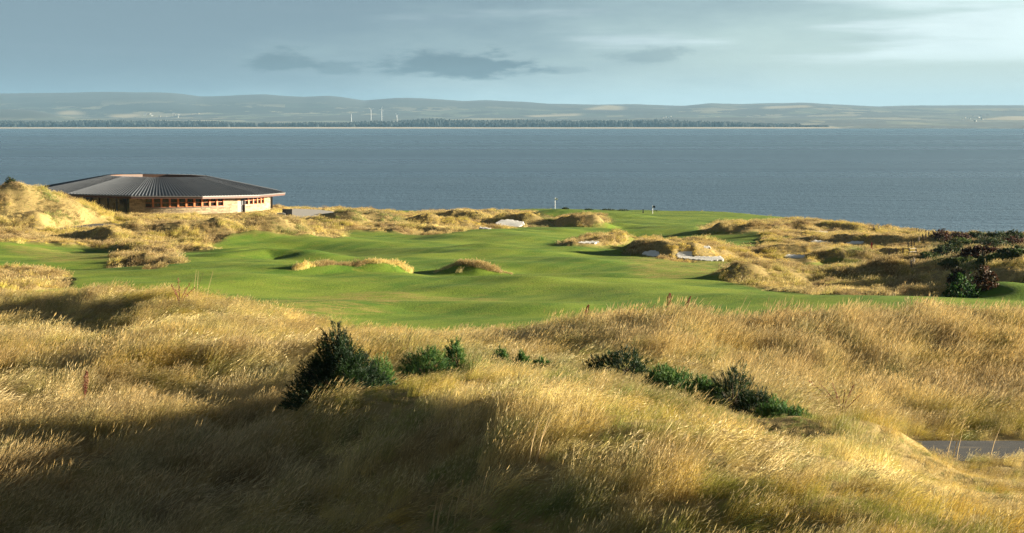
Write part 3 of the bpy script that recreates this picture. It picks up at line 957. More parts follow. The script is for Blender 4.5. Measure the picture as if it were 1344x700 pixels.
# wind turbines
TURB = [(461, 156, 149.5, 3, 'short wind turbine leftmost on the far shore'), (487, 156, 144, 4, 'tall wind turbine on the far shore, left of the tallest pair'),
        (501, 156, 143.5, 4, 'tall wind turbine on the far shore, right of the tallest pair'), (521, 157, 151, 3, 'small wind turbine just right of the tall pair on the far shore')]
for i, (x, yb, yt, rl, lab) in enumerate(TURB):
    d = 11200.0
    a = at(x, yb, d); b = at(x, yt, d)
    z0 = float(fz(np.array([a[0]]), np.array([d]))[0]); hub = b[2] - z0
    t = tag(empty('wind_turbine', (a[0], d, z0)), lab, 'wind turbine', 'wind turbines on the far shore')
    MB().tube([(0, 0, -3), (0, 0, hub)], [2.3, 1.5], 8).build('tower', M['turbine'], t)
    MB().box((0, -2.5, hub), (3, 8, 3.4)).build('nacelle', M['turbine'], t)
    L = rl * d / F
    a0 = random.uniform(0, 2)
    for k in range(3):
        th = a0 + k * 2.094
        dx, dz = math.cos(th), math.sin(th)
        MB().tube([(dx * 1, -6.5, hub + dz * 1), (dx * L * .3, -6.6, hub + dz * L * .3), (dx * L, -6.9, hub + dz * L)], [1.0, 1.1, 0.4], 5).build('blade', M['turbine'], t)


# far cottages
def cottage_mesh(name, w, l, h):
    mb = MB(); mb.box((0, 0, h / 2 - 1), (l, w, h + 2))
    r = h + w * 0.55; e = 0.6
    bm = mb.bm
    p = [(-l / 2 - e, -w / 2 - e, h), (l / 2 + e, -w / 2 - e, h), (l / 2 + e, w / 2 + e, h), (-l / 2 - e, w / 2 + e, h), (-l / 2 - e, 0, r), (l / 2 + e, 0, r)]
    v = [bm.verts.new(q) for q in p]
    fs = [bm.faces.new([v[i] for i in f]) for f in ((0, 1, 5, 4), (2, 3, 4, 5), (0, 4, 3), (1, 2, 5), (3, 2, 1, 0))]
    for f in fs[:2]: f.material_index = 1
    bmesh.ops.recalc_face_normals(bm, faces=bm.faces[:])
    me = bpy.data.meshes.new(name); bm.to_mesh(me); bm.free()
    me.materials.append(M['cream']); me.materials.append(M['slate'])
    return me


cm = [cottage_mesh('far_cottage', 9, 16, 6), cottage_mesh('far_cottage', 11, 26, 7), cottage_mesh('far_cottage', 8, 12, 8)]
sp = [(random.uniform(186, 262), random.uniform(149.5, 154.5), 'tiny white cottage in the hazy village on the far shore, left') for _ in range(16)]
sp += [(random.uniform(1262, 1296), random.uniform(150, 161), 'tiny pale house in the hazy town across the bay, right') for _ in range(12)]
sp += [(random.uniform(858, 884), random.uniform(152, 157), 'tiny pale house among trees across the bay, centre') for _ in range(5)]
for (x, y, lab) in sp:
    q = far_at(x, y, 10700)
    o = link('far_cottage', random.choice(cm), None, None, (q[0], q[1], q[2]))
    o.rotation_euler = (0, 0, random.uniform(-0.6, 0.6)); o.scale = (0.6, 0.6, 0.65)
    tag(o, lab, 'house', 'houses of the %s' % ('far village' if x < 400 else ('far town' if x > 1000 else 'far hamlet')))

# ------------------------------------------------------------------ haze over the bay
hz = MB().box((0, 8000, 175), (70000, 29000, 370))
m, t = new_mat('sea_haze')
pv = t.n('ShaderNodeVolumePrincipled', {'Color': (0.20, 0.37, 0.54, 1), 'Density': 3.4e-5, 'Anisotropy': 0.0})
t.n('ShaderNodeOutputMaterial', {'Volume': pv.outputs[0]})
tag(hz.build('haze', m), 'thin blue sea haze over the bay', 'haze', kind='stuff')

# ------------------------------------------------------------------ clubhouse
CZ = 23.6


def bearing(x):
    """angle on the clubhouse wall circle (radius 23.2) seen at photo column x, front side"""
    u = (x - 672.0) / F / CP * 1.0015
    # ray (u*y, y): |(u*y - cx, y - cy)| = r
    a = u * u + 1; b = -2 * (u * CB[0] + CB[1]); c = CB[0] ** 2 + CB[1] ** 2 - WR ** 2
    dsc = max(b * b - 4 * a * c, 0)
    y = (-b - math.sqrt(dsc)) / (2 * a)
    return math.atan2(y - CB[1], u * y - CB[0])


WR = 21.2
EAVE_R, EAVE_Z = 23.7, 27.0 - CZ
RIM_R, RIM_Z = 9.4, 29.75 - CZ
TILT = -0.016
club = tag(empty('clubhouse', (CB[0], CB[1], CZ)), 'low round clubhouse with grey seamed metal roof and stone walls on the left dunes', 'clubhouse')


def pol(a, r, z): return Vector((math.cos(a) * r, math.sin(a) * r, z))


def rz(r, a):
    f = (EAVE_R - r) / (EAVE_R - RIM_R)
    return EAVE_Z + f * (RIM_Z - EAVE_Z) + TILT * r * math.cos(a)


# roof shell with standing seams
bm = bmesh.new()
NS = 12; SEAMS = 240
rings = []
for r in (EAVE_R, 20.5, 15, RIM_R):
    rings.append([bm.verts.new(pol(2 * math.pi * i / NS, r, rz(r, 2 * math.pi * i / NS))) for i in range(NS)])
for r0, r1 in zip(rings, rings[1:]):
    for i in range(NS):
        bm.faces.new((r0[i], r0[(i + 1) % NS], r1[(i + 1) % NS], r1[i]))
for i in range(SEAMS):
    fpos = i / SEAMS * NS; k0 = int(fpos); f = fpos - k0
    a0, a1 = 2 * math.pi * k0 / NS, 2 * math.pi * (k0 + 1) / NS
    A = pol(a0, EAVE_R, rz(EAVE_R, a0)).lerp(pol(a1, EAVE_R, rz(EAVE_R, a1)), f)
    B = pol(a0, RIM_R, rz(RIM_R, a0)).lerp(pol(a1, RIM_R, rz(RIM_R, a1)), f)
    side = Vector((-A.y, A.x, 0)).normalized()
    up = Vector((0, 0, 0.13))
    wa, wb_ = 0.10, 0.055
    v = [bm.verts.new(p) for p in (A - side * wa, A + side * wa, A + side * wa * .7 + up, A - side * wa * .7 + up, B - side * wb_, B + side * wb_, B + side * wb_ * .7 + up, B - side * wb_ * .7 + up)]
    for fc in ((3, 2, 6, 7), (0, 3, 7, 4), (2, 1, 5, 6), (0, 1, 2, 3)):
        bm.faces.new([v[q] for q in fc])
bmesh.ops.recalc_face_normals(bm, faces=bm.faces[:])
me = bpy.data.meshes.new('roof'); bm.to_mesh(me); bm.free()
roof = link('roof', me, M['roof'], club)


def band(name, r0, r1, zf, mat, parent, n=104, a0=0.0, a1=2 * math.pi, uvs=False, facets=None):
    """closed ring or arc wall between radius r0 (inner) and r1 (outer); zf(a) -> (bottom, top)"""
    bm = bmesh.new(); full = abs(a1 - a0 - 2 * math.pi) < 1e-6
    cnt = n if full else n + 1
    prof = []
    for i in range(cnt):
        a = a0 + (a1 - a0) * i / n
        zb, zt = zf(a)
        prof.append([bm.verts.new(pol(a, r, z)) for r, z in ((r0, zb), (r1, zb), (r1, zt), (r0, zt))])
    ul = bm.loops.layers.uv.new('UVMap')
    for i in range(n):
        p, q = prof[i], prof[(i + 1) % cnt]
        for k in range(4):
            f = bm.faces.new((p[k], q[k], q[(k + 1) % 4], p[(k + 1) % 4]))
            for lp in f.loops:
                ii = i if lp.vert in p else i + 1
                lp[ul].uv = ((a0 + (a1 - a0) * ii / n) * r1, lp.vert.co.z)
    if not full:
        bm.faces.new(prof[0]); bm.faces.new(prof[-1][::-1])
    bmesh.ops.recalc_face_normals(bm, faces=bm.faces[:])
    me = bpy.data.meshes.new(name); bm.to_mesh(me); bm.free()
    return link(name, me, mat, parent)


band('fascia', EAVE_R - 0.45, EAVE_R + 0.02, lambda a: (rz(EAVE_R, a) - 0.46, rz(EAVE_R, a) - 0.13), M['copper'], club, NS)
band('gutter', EAVE_R - 0.4, EAVE_R + 0.14, lambda a: (rz(EAVE_R, a) - 0.127, rz(EAVE_R, a) + 0.03), M['lead'], club, NS)
band('soffit', WR - 0.5, EAVE_R - 0.46, lambda a: (rz(EAVE_R, a) - 0.42, rz(EAVE_R, a) - 0.36), M['timber'], club, NS)
band('court_rim', RIM_R - 0.5, RIM_R + 0.03, lambda a: (rz(RIM_R, a) - 2.4, rz(RIM_R, a) + 0.03), M['rim'], club, NS)
# stone drum, with openings built as deep set bands
top = lambda a: rz(EAVE_R, a) - 0.42
A_L, A_1a, A_1b = bearing(172), bearing(193), bearing(297)
A_da, A_db = bearing(313), bearing(322)
A_2a, A_2b = bearing(322.5), bearing(349)
A_e1, A_e2 = bearing(356), bearing(359.5)
SILL = 1.15
HEAD = lambda a: top(a) - 0.06
STONE = []


def stone(a0, a1, zb, zt, r=WR):
    n = max(2, int(abs(a1 - a0) / 0.03))
    return band('wall', r - 0.5, r, lambda a: (zb, zt if zt is not None else top(a)), M['stone'], club, n, a0, a1)


stone(A_L, A_1a, -1.5, None)
stone(A_1a, A_1b, -1.5, SILL)
stone(A_1b, A_da, -1.5, None)
stone(A_2a, A_2b, -1.5, SILL)
stone(A_2b, A_e1, -1.5, None)
A_r = bearing(366) if bearing(366) > A_e2 + 0.02 else A_e2 + 0.14
stone(A_e2, A_r, -1.5, None)
A_w3 = A_r + 0.32
stone(A_r, A_w3, -1.5, SILL)
stone(A_w3, A_w3 + 1.7, -1.5, None)
band('lintel', WR - 0.5, WR, lambda a: (HEAD(a), top(a)), M['timber'], club, 40, A_1a, A_1b)
band('lintel', WR - 0.5, WR, lambda a: (HEAD(a), top(a)), M['timber'], club, 12, A_2a, A_2b)
band('lintel', WR - 0.5, WR, lambda a: (HEAD(a), top(a)), M['timber'], club, 12, A_r, A_w3)


def window_strip(a0, a1, n):
    for i in range(n):
        b0, b1 = a0 + (a1 - a0) * i / n, a0 + (a1 - a0) * (i + 1) / n
        w = (b1 - b0) * 0.11
        fr = band('window', WR - 0.26, WR - 0.10, lambda a: (SILL + 0.11, SILL + 0.2), M['timber'], club, 2, b0 + 0.001, b1 - 2 * w - 0.001)
        # transom and mullion are part of the frame
        mb = bmesh.new(); mb.from_mesh(fr.data)
        for (c0, c1, zb, zt, ro, ri) in ((b1 - 2 * w, b1, SILL + 0.11, HEAD(b1), WR - 0.02, WR - 0.36), (b0 + 0.001, b1 - 2 * w - 0.001, SILL + 0.86, SILL + 0.93, WR - 0.14, WR - 0.24)):
            p = []
            for a in (c0, c1):
                p += [mb.verts.new(pol(a, r, z)) for r, z in ((ri, zb), (ro, zb), (ro, zt), (ri, zt))]
            for f in ((0, 1, 5, 4), (1, 2, 6, 5), (2, 3, 7, 6), (3, 0, 4, 7), (3, 2, 1, 0), (4, 5, 6, 7)):
                mb.faces.new([p[q] for q in f])
        bmesh.ops.recalc_face_normals(mb, faces=mb.faces[:])
        mb.to_mesh(fr.data); mb.free()
        band('pane', WR - 0.33, WR - 0.30, lambda a: (SILL + 0.1, HEAD(a)), M['glass'], fr, 2, b0, b1)
    band('sill', WR - 0.3, WR + 0.09, lambda a: (SILL + 0.002, SILL + 0.1), M['lead'], club, 30, a0 - 0.003, a1 + 0.003)


window_strip(A_1a, A_1b, 10)
window_strip(A_2a, A_2b, 5)
window_strip(A_r, A_w3, 4)
# doors
am = A_da + (A_db - A_da) * 0.45
d1 = band('door', WR - 0.45, WR - 0.30, lambda a: (0.0, min(2.4, top(a) - 0.05)), M['black'], club, 3, am, A_db)
band('door_jamb', WR - 0.48, WR + 0.02, lambda a: (0.0, top(a)), M['pale_timber'], club, 3, A_da, am)
d2 = band('door', WR - 0.45, WR - 0.34, lambda a: (0.0, min(2.4, top(a) - 0.05)), M['black'], club, 2, A_e1, A_e2)
band('lintel', WR - 0.5, WR - 0.02, lambda a: (min(2.403, top(a) - 0.047), top(a)), M['stone'], club, 2, A_e1, A_e2)
band('lintel', WR - 0.5, WR - 0.02, lambda a: (min(2.403, top(a) - 0.047), top(a)), M['stone'], club, 2, am, A_db)
q = pol(A_db + 0.002, WR + 0.12, 0)
MB().tube([(q.x, q.y, 0), (q.x, q.y, EAVE_Z - 0.5)], 0.09, 8).build('downpipe', M['lead'], club)
# dark glazed left side in the shade of the eave
band('glazing', WR - 1.6, WR - 1.45, lambda a: (-1.5, top(a)), M['glass'], club, 60, A_L - 2.2, A_L)
for i in range(26):
    a = A_L - 0.05 - i * 0.085
    q = pol(a, WR - 1.36, 0)
    MB().box((q.x, q.y, 1.0), (0.14, 0.14, 5.0), a).build('glazing_post', M['black'], club)
# interior floor and courtyard wall so nothing is hollow
band('core_wall', RIM_R - 0.6, RIM_R - 0.2, lambda a: (-1.5, rz(RIM_R, a) - 2.45), M['pale_timber'], club, 40)

# terrace and things by the door
tz = 23.62
tc = ground_at(390, 283)
T0 = [at(372, 283, 316), at(400, 285.5, 312), at(428, 283.5, 316), at(446, 281, 330), at(420, 279.8, 340), at(380, 279, 345)]
mb = MB(); bmv = mb.bm
tp = [Vector((p[0], p[1], max(float(gz(p[0], p[1])), 0) + 0.10)) for p in T0]
zt_ = max(p.z for p in tp)
vs = [bmv.verts.new((p.x, p.y, zt_)) for p in tp]; vb = [bmv.verts.new((p.x, p.y, zt_ - 2.0)) for p in tp]
bmv.faces.new(vs)
for i in range(len(vs)): bmv.faces.new((vs[i], vb[i], vb[(i + 1) % len(vs)], vs[(i + 1) % len(vs)]))
tag(mb.build('terrace', M['paving']), 'pale paved terrace beside the clubhouse door', 'terrace', kind='structure')


def litter_bin(x, d, w, h, lab):
    p = at(x, 283, d)
    o = tag(empty('litter_bin', (p[0], p[1], zt_)), lab, 'bin', 'bins outside the clubhouse')
    MB().box((0, 0, h / 2), (w, w, h), 0.2, 1.06).build('body', M['black'], o)
    MB().box((0, 0, h + 0.05), (w * 1.12, w * 1.12, 0.09), 0.2).build('lid', M['black'], o)
    return o


litter_bin(373.5, 320, 0.75, 1.0, 'black bin closest to the clubhouse door')
litter_bin(379.5, 319, 0.95, 1.05, 'larger black bin standing away from the clubhouse on the terrace')
p = at(369, 282, 317)
mb = MB().box((p[0], p[1], zt_ + 0.22), (1.5, 0.8, 0.44), 0.1).box((p[0] - 0.1, p[1], zt_ + 0.52), (1.2, 0.6, 0.16), 0.1)
tag(mb.build('stone_bench', M['cream']), 'pale stone step block at the corner of the clubhouse', 'step')

# dark service drive by the dunes
mb = MB(); prev = None
nrm = np.array([-dv[1], dv[0]]) / np.hypot(dv[0], dv[1])
for s_ in np.linspace(-0.08, 1.08, 24):
    row = []
    for w_ in np.linspace(-1, 1, 6):
        qx, qy = DA[0] + dv[0] * s_ + nrm[0] * w_ * 2.2, DA[1] + dv[1] * s_ + nrm[1] * w_ * 2.2
        row.append(mb.bm.verts.new((qx, qy, DA[2] + 0.05 + 0.03 * (1 - w_ * w_))))
    if prev:
        for k in range(5): mb.bm.faces.new((prev[k], prev[k + 1], row[k + 1], row[k]))
    prev = row
tag(mb.build('path', M['asphalt']), 'dark service drive between the dunes below the clubhouse', 'path', kind='structure')

# road at lower right
mb = MB(); prev = None
RP = []
for a, b in zip(ROAD, ROAD[1:]):
    for s in np.linspace(0, 1, 12, endpoint=False): RP.append(a + (b - a) * s)
for i, c_ in enumerate(RP):
    d_ = (RP[min(i + 1, len(RP) - 1)] - RP[max(i - 1, 0)])[:2]; d_ /= np.linalg.norm(d_); n_ = np.array([-d_[1], d_[0]])
    row = [mb.bm.verts.new((c_[0] + n_[0] * ROADW * s, c_[1] + n_[1] * ROADW * s, c_[2] + 0.02 + 0.03 * (1 - s * s))) for s in np.linspace(-1, 1, 7)]
    if prev:
        for k in range(6): mb.bm.faces.new((prev[k], prev[k + 1], row[k + 1], row[k]))
    prev = row
tag(mb.build('road', M['asphalt'], smooth=True), 'dark tarmac buggy road at the foot of the right bank', 'road', kind='structure')

# ------------------------------------------------------------------ bunkers: sand sheets lying on the dune faces
sand_polys = []
for poly, lab, g0, SL in FLOORS:
    P = np.array(poly, float)
    sx = 0.5; sy = 0.25
    xs = np.arange(P[:, 0].min() - 1, P[:, 0].max() + 1, sx); ys = np.arange(P[:, 1].min() - 1, P[:, 1].max() + 1, sy)
    nx_, ny_ = len(xs), len(ys)
    pts = np.zeros((ny_, nx_, 3))
    for iy, yv in enumerate(ys):
        r0, r1 = at(xs[0], yv, 1.0), at(xs[0], yv, 2.0)
        kz = r1[2] - r0[2]                                  # rise of this sight line per metre forward
        d_ = (CAMZ - g0[2] + SL * g0[1]) / (SL - kz)
        for ix, xv in enumerate(xs):
            pts[iy, ix] = at(xv, yv, d_)
    gx_, gy_ = np.meshgrid(xs, ys)
    ins = in_poly(gx_ + np.sin(gy_ * 2.1 + gx_) * 0.5, gy_ + np.sin(gx_ * 0.9) * 0.25, poly)
    pts[..., 2] += 0.03 * np.sin(pts[..., 0] * 1.3) * np.sin(pts[..., 1] * 1.7)
    ii = np.arange(nx_ * ny_).reshape(ny_, nx_)
    fs = []
    for iy in range(ny_ - 1):
        for ix in range(nx_ - 1):
            if ins[iy, ix] and ins[iy, ix + 1] and ins[iy + 1, ix + 1] and ins[iy + 1, ix]:
                c4 = pts[[iy, iy, iy + 1, iy + 1], [ix, ix + 1, ix + 1, ix]]
                if c4[:, 1].max() - c4[:, 1].min() < 14:
                    fs.append((ii[iy, ix], ii[iy, ix + 1], ii[iy + 1, ix + 1], ii[iy + 1, ix]))
    if not fs: continue
    fs = np.array(fs); used = np.unique(fs); mp = np.full(nx_ * ny_, -1); mp[used] = np.arange(len(used))
    me = mesh_tris('sand_bunker', pts.reshape(-1, 3)[used], mp[fs][:, ::-1], True)
    o = link('sand_bunker', me, M['sand'])
    md = o.modifiers.new('thickness', 'SOLIDIFY'); md.thickness = 0.25; md.offset = -1
    tag(o, lab, 'sand bunker', 'sand bunkers on the links')
    u2 = pts.reshape(-1, 3)[used]
    sand_polys.append((poly, u2[:, 1].min() - 3, u2[:, 1].max() + 2))

# ------------------------------------------------------------------ grass clumps (instanced through geometry nodes)


def clump_mesh(name, n, rad, L, lean, width, heads=0.4, seed=0, segs=3):
    g = np.random.default_rng(seed)
    r = rad * np.sqrt(g.random(n)); a = g.random(n) * 2 * np.pi
    b = np.stack([r * np.cos(a), r * np.sin(a), np.full(n, -0.05)], -1)
    ln = L * g.uniform(0.55, 1.1, n)
    th = g.normal(0, 0.55, n)                         # lean direction about +x
    le = np.clip(g.normal(lean, 0.18, n), 0.05, 1.1)  # lean amount
    w = width * g.uniform(0.6, 1.25, n)
    dirx, diry = np.cos(th), np.sin(th)
    fa = g.random(n) * np.pi
    V, T, H, B = [], [], [], []
    cnt = 0
    bv = g.random(n)
    ts = np.linspace(0, 1, segs + 1)
    P = []
    for t in ts:
        k = le * t ** 1.7
        P.append(b + ln[:, None] * np.stack([dirx * k, diry * k, t * np.sqrt(np.maximum(1 - (le * 0.75) ** 2 * t, 0.1))], -1))
    sd_ = np.stack([-np.sin(fa), np.cos(fa), 0 * fa], -1)
    vid = []
    for i, t in enumerate(ts[:-1]):
        ww = (w * (1 - 0.65 * t))[:, None] * 0.5
        vid.append((cnt + np.arange(n), cnt + n + np.arange(n)))
        V += [P[i] - sd_ * ww, P[i] + sd_ * ww]; cnt += 2 * n
        H += [np.zeros(2 * n)]; B += [bv, bv]
    V.append(P[-1]); tip = cnt + np.arange(n); cnt += n; H.append(np.zeros(n)); B.append(bv)
    for (a0, b0), (a1, b1) in zip(vid, vid[1:]):
        T += [np.stack([a0, b0, b1], -1), np.stack([a0, b1, a1], -1)]
    T.append(np.stack([vid[-1][0], vid[-1][1], tip], -1))
    # feathery seed heads near the tips
    hm = np.nonzero(g.random(n) < heads)[0]
    if len(hm):
        m = len(hm)
        p0 = P[-2][hm] * 0.35 + P[-1][hm] * 0.65; p1 = P[-1][hm] + (P[-1][hm] - P[-2][hm]) * 0.35
        mid = (p0 * 0.55 + p1 * 0.45); mid[:, 2] -= 0.01
        hw = (width * g.uniform(1.3, 2.4, m))[:, None]
        s2 = sd_[hm]; s3 = np.stack([np.cos(fa[hm]), np.sin(fa[hm]), 0.3 + 0 * fa[hm]], -1)
        for s in (s2, s3):
            V += [p0, mid - s * hw * 0.5, p1, mid + s * hw * 0.5]
            q = cnt + np.arange(m)
            T += [np.stack([q, q + m, q + 2 * m], -1), np.stack([q, q + 2 * m, q + 3 * m], -1)]
            cnt += 4 * m
            H += [np.ones(4 * m)]; B += [bv[hm]] * 4
    return mesh_tris(name, np.concatenate(V), np.concatenate(T), True, {'head': np.concatenate(H), 'bvar': np.concatenate(B)})


def clump_collection(name, specs):
    col = bpy.data.collections.new(name)
    for i, sp_ in enumerate(specs):
        me = clump_mesh('%s_%02d' % (name, i), seed=100 + i, **sp_)
        me.materials.append(M['grass'])
        col.objects.link(bpy.data.objects.new('%s_%02d' % (name, i), me))
    return col


def scatter(name, col, pts, rot, scl, idx_, tint, label):
    n = len(pts)
    me = bpy.data.meshes.new(name)
    me.vertices.add(n); me.vertices.foreach_set('co', np.asarray(pts, np.float32).ravel())
    a = me.attributes.new('rot', 'FLOAT_VECTOR', 'POINT'); a.data.foreach_set('vector', np.asarray(rot, np.float32).ravel())
    a = me.attributes.new('scl', 'FLOAT_VECTOR', 'POINT'); a.data.foreach_set('vector', np.asarray(scl, np.float32).ravel())
    a = me.attributes.new('pick', 'INT', 'POINT'); a.data.foreach_set('value', np.asarray(idx_, np.int32))
    a = me.attributes.new('tint', 'FLOAT_COLOR', 'POINT'); a.data.foreach_set('color', np.hstack([tint, np.ones((n, 1))]).astype(np.float32).ravel())
    ng = bpy.data.node_groups.new(name + '_scatter', 'GeometryNodeTree')
    ng.interface.new_socket('Geometry', in_out='INPUT', socket_type='NodeSocketGeometry')
    ng.interface.new_socket('Geometry', in_out='OUTPUT', socket_type='NodeSocketGeometry')
    N_ = ng.nodes; Lk = ng.links
    gi = N_.new('NodeGroupInput'); go = N_.new('NodeGroupOutput')
    ci = N_.new('GeometryNodeCollectionInfo'); ci.inputs['Collection'].default_value = col
    ci.inputs['Separate Children'].default_value = True; ci.inputs['Reset Children'].default_value = True
    ip = N_.new('GeometryNodeInstanceOnPoints'); ip.inputs['Pick Instance'].default_value = True
    def na(nm, dt):
        nd = N_.new('GeometryNodeInputNamedAttribute'); nd.data_type = dt; nd.inputs[0].default_value = nm
        return nd.outputs[0]
    Lk.new(gi.outputs[0], ip.inputs['Points']); Lk.new(ci.outputs[0], ip.inputs['Instance'])
    Lk.new(na('pick', 'INT'), ip.inputs['Instance Index'])
    Lk.new(na('rot', 'FLOAT_VECTOR'), ip.inputs['Rotation']); Lk.new(na('scl', 'FLOAT_VECTOR'), ip.inputs['Scale'])
    Lk.new(ip.outputs[0], go.inputs[0])
    o = link(name, me)
    md = o.modifiers.new('scatter', 'NODES'); md.node_group = ng
    return tag(o, label, 'grass', kind='stuff')


NEARC = clump_collection('near_clump', [dict(n=70, rad=0.32, L=0.60 + 0.05 * (i % 4), lean=0.45 + 0.08 * (i % 3), width=0.0075, heads=0.4) for i in range(10)])
SHORTC = clump_collection('short_clump', [dict(n=85, rad=0.32, L=0.34 + 0.05 * (i % 3), lean=0.5, width=0.0075, heads=0.12) for i in range(6)])
FARC = clump_collection('far_clump', [dict(n=40, rad=0.45, L=0.50 + 0.08 * (i % 3), lean=0.45, width=0.024, heads=0.25, segs=2) for i in range(6)])

GOLD = np.array([0.55, 0.42, 0.095]); STRAW = np.array([0.70, 0.57, 0.22]); PINK = np.array([0.45, 0.34, 0.19])
OLIVE = np.array([0.33, 0.31, 0.055]); GREEN = np.array([0.085, 0.145, 0.025]); RUST = np.array([0.24, 0.11, 0.045])


def lerp(a, b, t): return a + (b - a) * t[:, None]


def spread(n, d0, d1, umax, gamma=1.0):
    y = np.sqrt(rng.uniform(d0 * d0, d1 * d1, n)); x = rng.uniform(-umax, umax, n) * (y + 8)
    return x, y


# where the gorse grows (used again below when the bushes are built)
GG = [(0.008, 0.022, 0.007), (0.014, 0.034, 0.009), (0.026, 0.058, 0.013)]
GB = [(0.030, 0.085, 0.018), (0.060, 0.140, 0.028), (0.11, 0.19, 0.04)]


GOR = [(497, 504, 44, 32, 52.0, 'low gorse spreading from the right foot of the large gorse bush', GB),
       (560, 480, 74, 21, 56.0, 'narrow gorse sprays behind the hump right of the large bush', GB),
       (597, 470, 26, 20, 57.0, 'small gorse sprig on the skyline of the hump, right of the long sprays', GB),
       (656, 480, 22, 20, 57.5, 'small bright gorse sprig before the golden grass band, left one of a loose row', GB),
       (684, 484, 22, 19, 57.0, 'small gorse sprig in the middle of the loose row behind the hump', GB),
       (712, 490, 24, 19, 56.5, 'small gorse sprig at the right of the loose row behind the hump', GB),
       (812, 507, 104, 44, 57.0, 'wide green gorse bush in the swale below the brown knoll', GG),
       (885, 528, 64, 42, 54.0, 'bright green fern clump between the two swale gorse bushes', GB),
       (962, 545, 60, 62, 52.5, 'tall dark gorse bush in the swale right of centre', GG),
       (992, 560, 56, 44, 51.0, 'green gorse bush on the right slope of the swale', GG),
       (868, 522, 52, 40, 55.0, 'feathery green growth at the right foot of the wide swale bush', GB),
       (922, 540, 54, 46, 53.0, 'bright green gorse left of the tall dark swale bush', GB),
       (1015, 572, 50, 46, 49.5, 'green gorse between the two rightmost swale bushes', GB),
       (1040, 585, 66, 48, 47.5, 'rightmost low gorse bush at the end of the swale', GB)]
# near rough
n_cand = 46000
x, y = spread(n_cand, 19, 104, 0.335)
rr = glook(rw, x, y); rm = glook(road_mask, x, y)
ok = (rng.random(n_cand) < rr) & ~rm
x, y = x[ok], y[ok]; z = gz(x, y); n = len(x)
px, py = project(np.stack([x, y, z], -1))
na_ = fbm(x / 4.0, y / 4.0, 61, 3); nb = fbm(x / 1.4, y / 1.4, 63, 3); nc = fbm(x / 9.0, y / 9.0, 65, 2)
tint = lerp(np.tile(GOLD, (n, 1)), STRAW, smooth01((na_ - 0.40) / 0.25))
hump = smooth01((x + 6) / 4) * smooth01((54 - y) / 6)
tint = lerp(tint, OLIVE, smooth01((nb - 0.50) / 0.16) * (0.40 + 0.25 * hump))
bank = smooth01((y - 58) / 5) * smooth01((x - 1.5) / 3)
tint = lerp(tint, PINK, bank * (0.25 + 0.35 * smooth01((nb - 0.4) / 0.2)))
tint = lerp(tint, RUST, smooth01((nc - 0.62) / 0.08) * 0.25)
gsp = smooth01((fbm(x / 0.8, y / 1.1, 67, 2) - 0.66) / 0.06)
tint = lerp(tint, GREEN, gsp * 0.75)
tint = lerp(tint, PINK, smooth01((-3.5 - x) / 4) * smooth01((62 - y) / 8) * 0.55)
swale = in_poly(px, py, [(505, 468), (720, 466), (870, 496), (965, 500), (1085, 568), (1065, 600), (960, 566), (850, 534), (720, 500), (520, 492)]) & (y > 42) & (y < 63)
tint = lerp(tint, np.array([0.105, 0.185, 0.03]), swale * smooth01((fbm(x / 1.2, y / 1.2, 76, 2) - 0.30) / 0.2) * 0.8)
tint *= rng.uniform(0.82, 1.18, (n, 1))
short = ((hump > 0.5) & (nb > 0.40) & (rng.random(n) < 0.55)) | ((x > 6) & (y < 46) & (rng.random(n) < 0.6))
s = rng.uniform(0.75, 1.25, n) * (0.78 + 0.5 * nc)
s = s * (0.90 + 0.18 * bank) * (0.55 + 0.9 * fbm(x / 1.1, y / 1.3, 69, 2))
flat = smooth01((fbm(x / 2.3, y / 2.3, 70, 2) - 0.56) / 0.10)       # wind-laid patches
tint = lerp(tint, np.array([0.25, 0.165, 0.075]), smooth01((fbm(x / 1.7, y / 1.7, 72, 3) - 0.56) / 0.08) * 0.55)
tint = lerp(tint, np.array([0.20, 0.23, 0.045]), smooth01((fbm(x / 1.3, y / 1.6, 74, 3) - 0.58) / 0.07) * (0.35 + 0.35 * hump))
for (gx, gyb, gw, gh, gd, _, _) in GOR + [(446, 525, 118, 108, 51.0, '', '')]:
    q = at(gx, gyb, gd); hw = gw * gd / F * 0.5
    front = np.clip((gd + 0.3 - y) / 7.0, 0, 1)                # thinner, trodden grass in front of each bush
    m = (np.abs(x - q[0] * y / gd) < hw * 1.15 + 0.2) & (y > gd - 7) & (y < gd + hw)
    s = np.where(m, s * (np.where(y > gd - 1.2, 0.5, 0.66) if gh < 100 else 0.9), s)
s = s * (1 - 0.30 * hump)
s = np.where((px < 300) & (y > 76), s * 0.78, s)
s = np.where((px > 400) & (px < 720) & (y > 72), s * 0.8, s)
verge = (px > 1170) & (y > 34) & (y < 57)
s = np.where(verge, s * np.where(y > 51, 0.8, 0.5), s)
# the grass is laid over where the wind combs the hollows
rot = np.stack([rng.normal(0, 0.08, n), rng.normal(0.06, 0.10, n) + flat * 0.65 * (1 - bank) - 0.12 * bank, rng.normal(0.12, 0.30, n) + (na_ - 0.5) * 2.0], -1)
scl = np.stack([s, s, s * rng.uniform(0.85, 1.15, n)], -1)
P = np.stack([x, y, z], -1)
edge_fringe = rng.random(n)
for nm, sel, col, lab in (('tall_grass', ~short & (y < 66), NEARC, 'tall dry windswept grass on the foreground humps'),
                          ('bank_grass', ~short & (y >= 66), NEARC, 'tall pale seeding grass along the near dune bank by the fairway edge'),
                          ('short_grass', short, SHORTC, 'shorter golden green turf grass on the sunlit foreground slope')):
    scatter(nm, col, P[sel], rot[sel], scl[sel], rng.integers(0, len(col.objects), sel.sum()), tint[sel], lab)

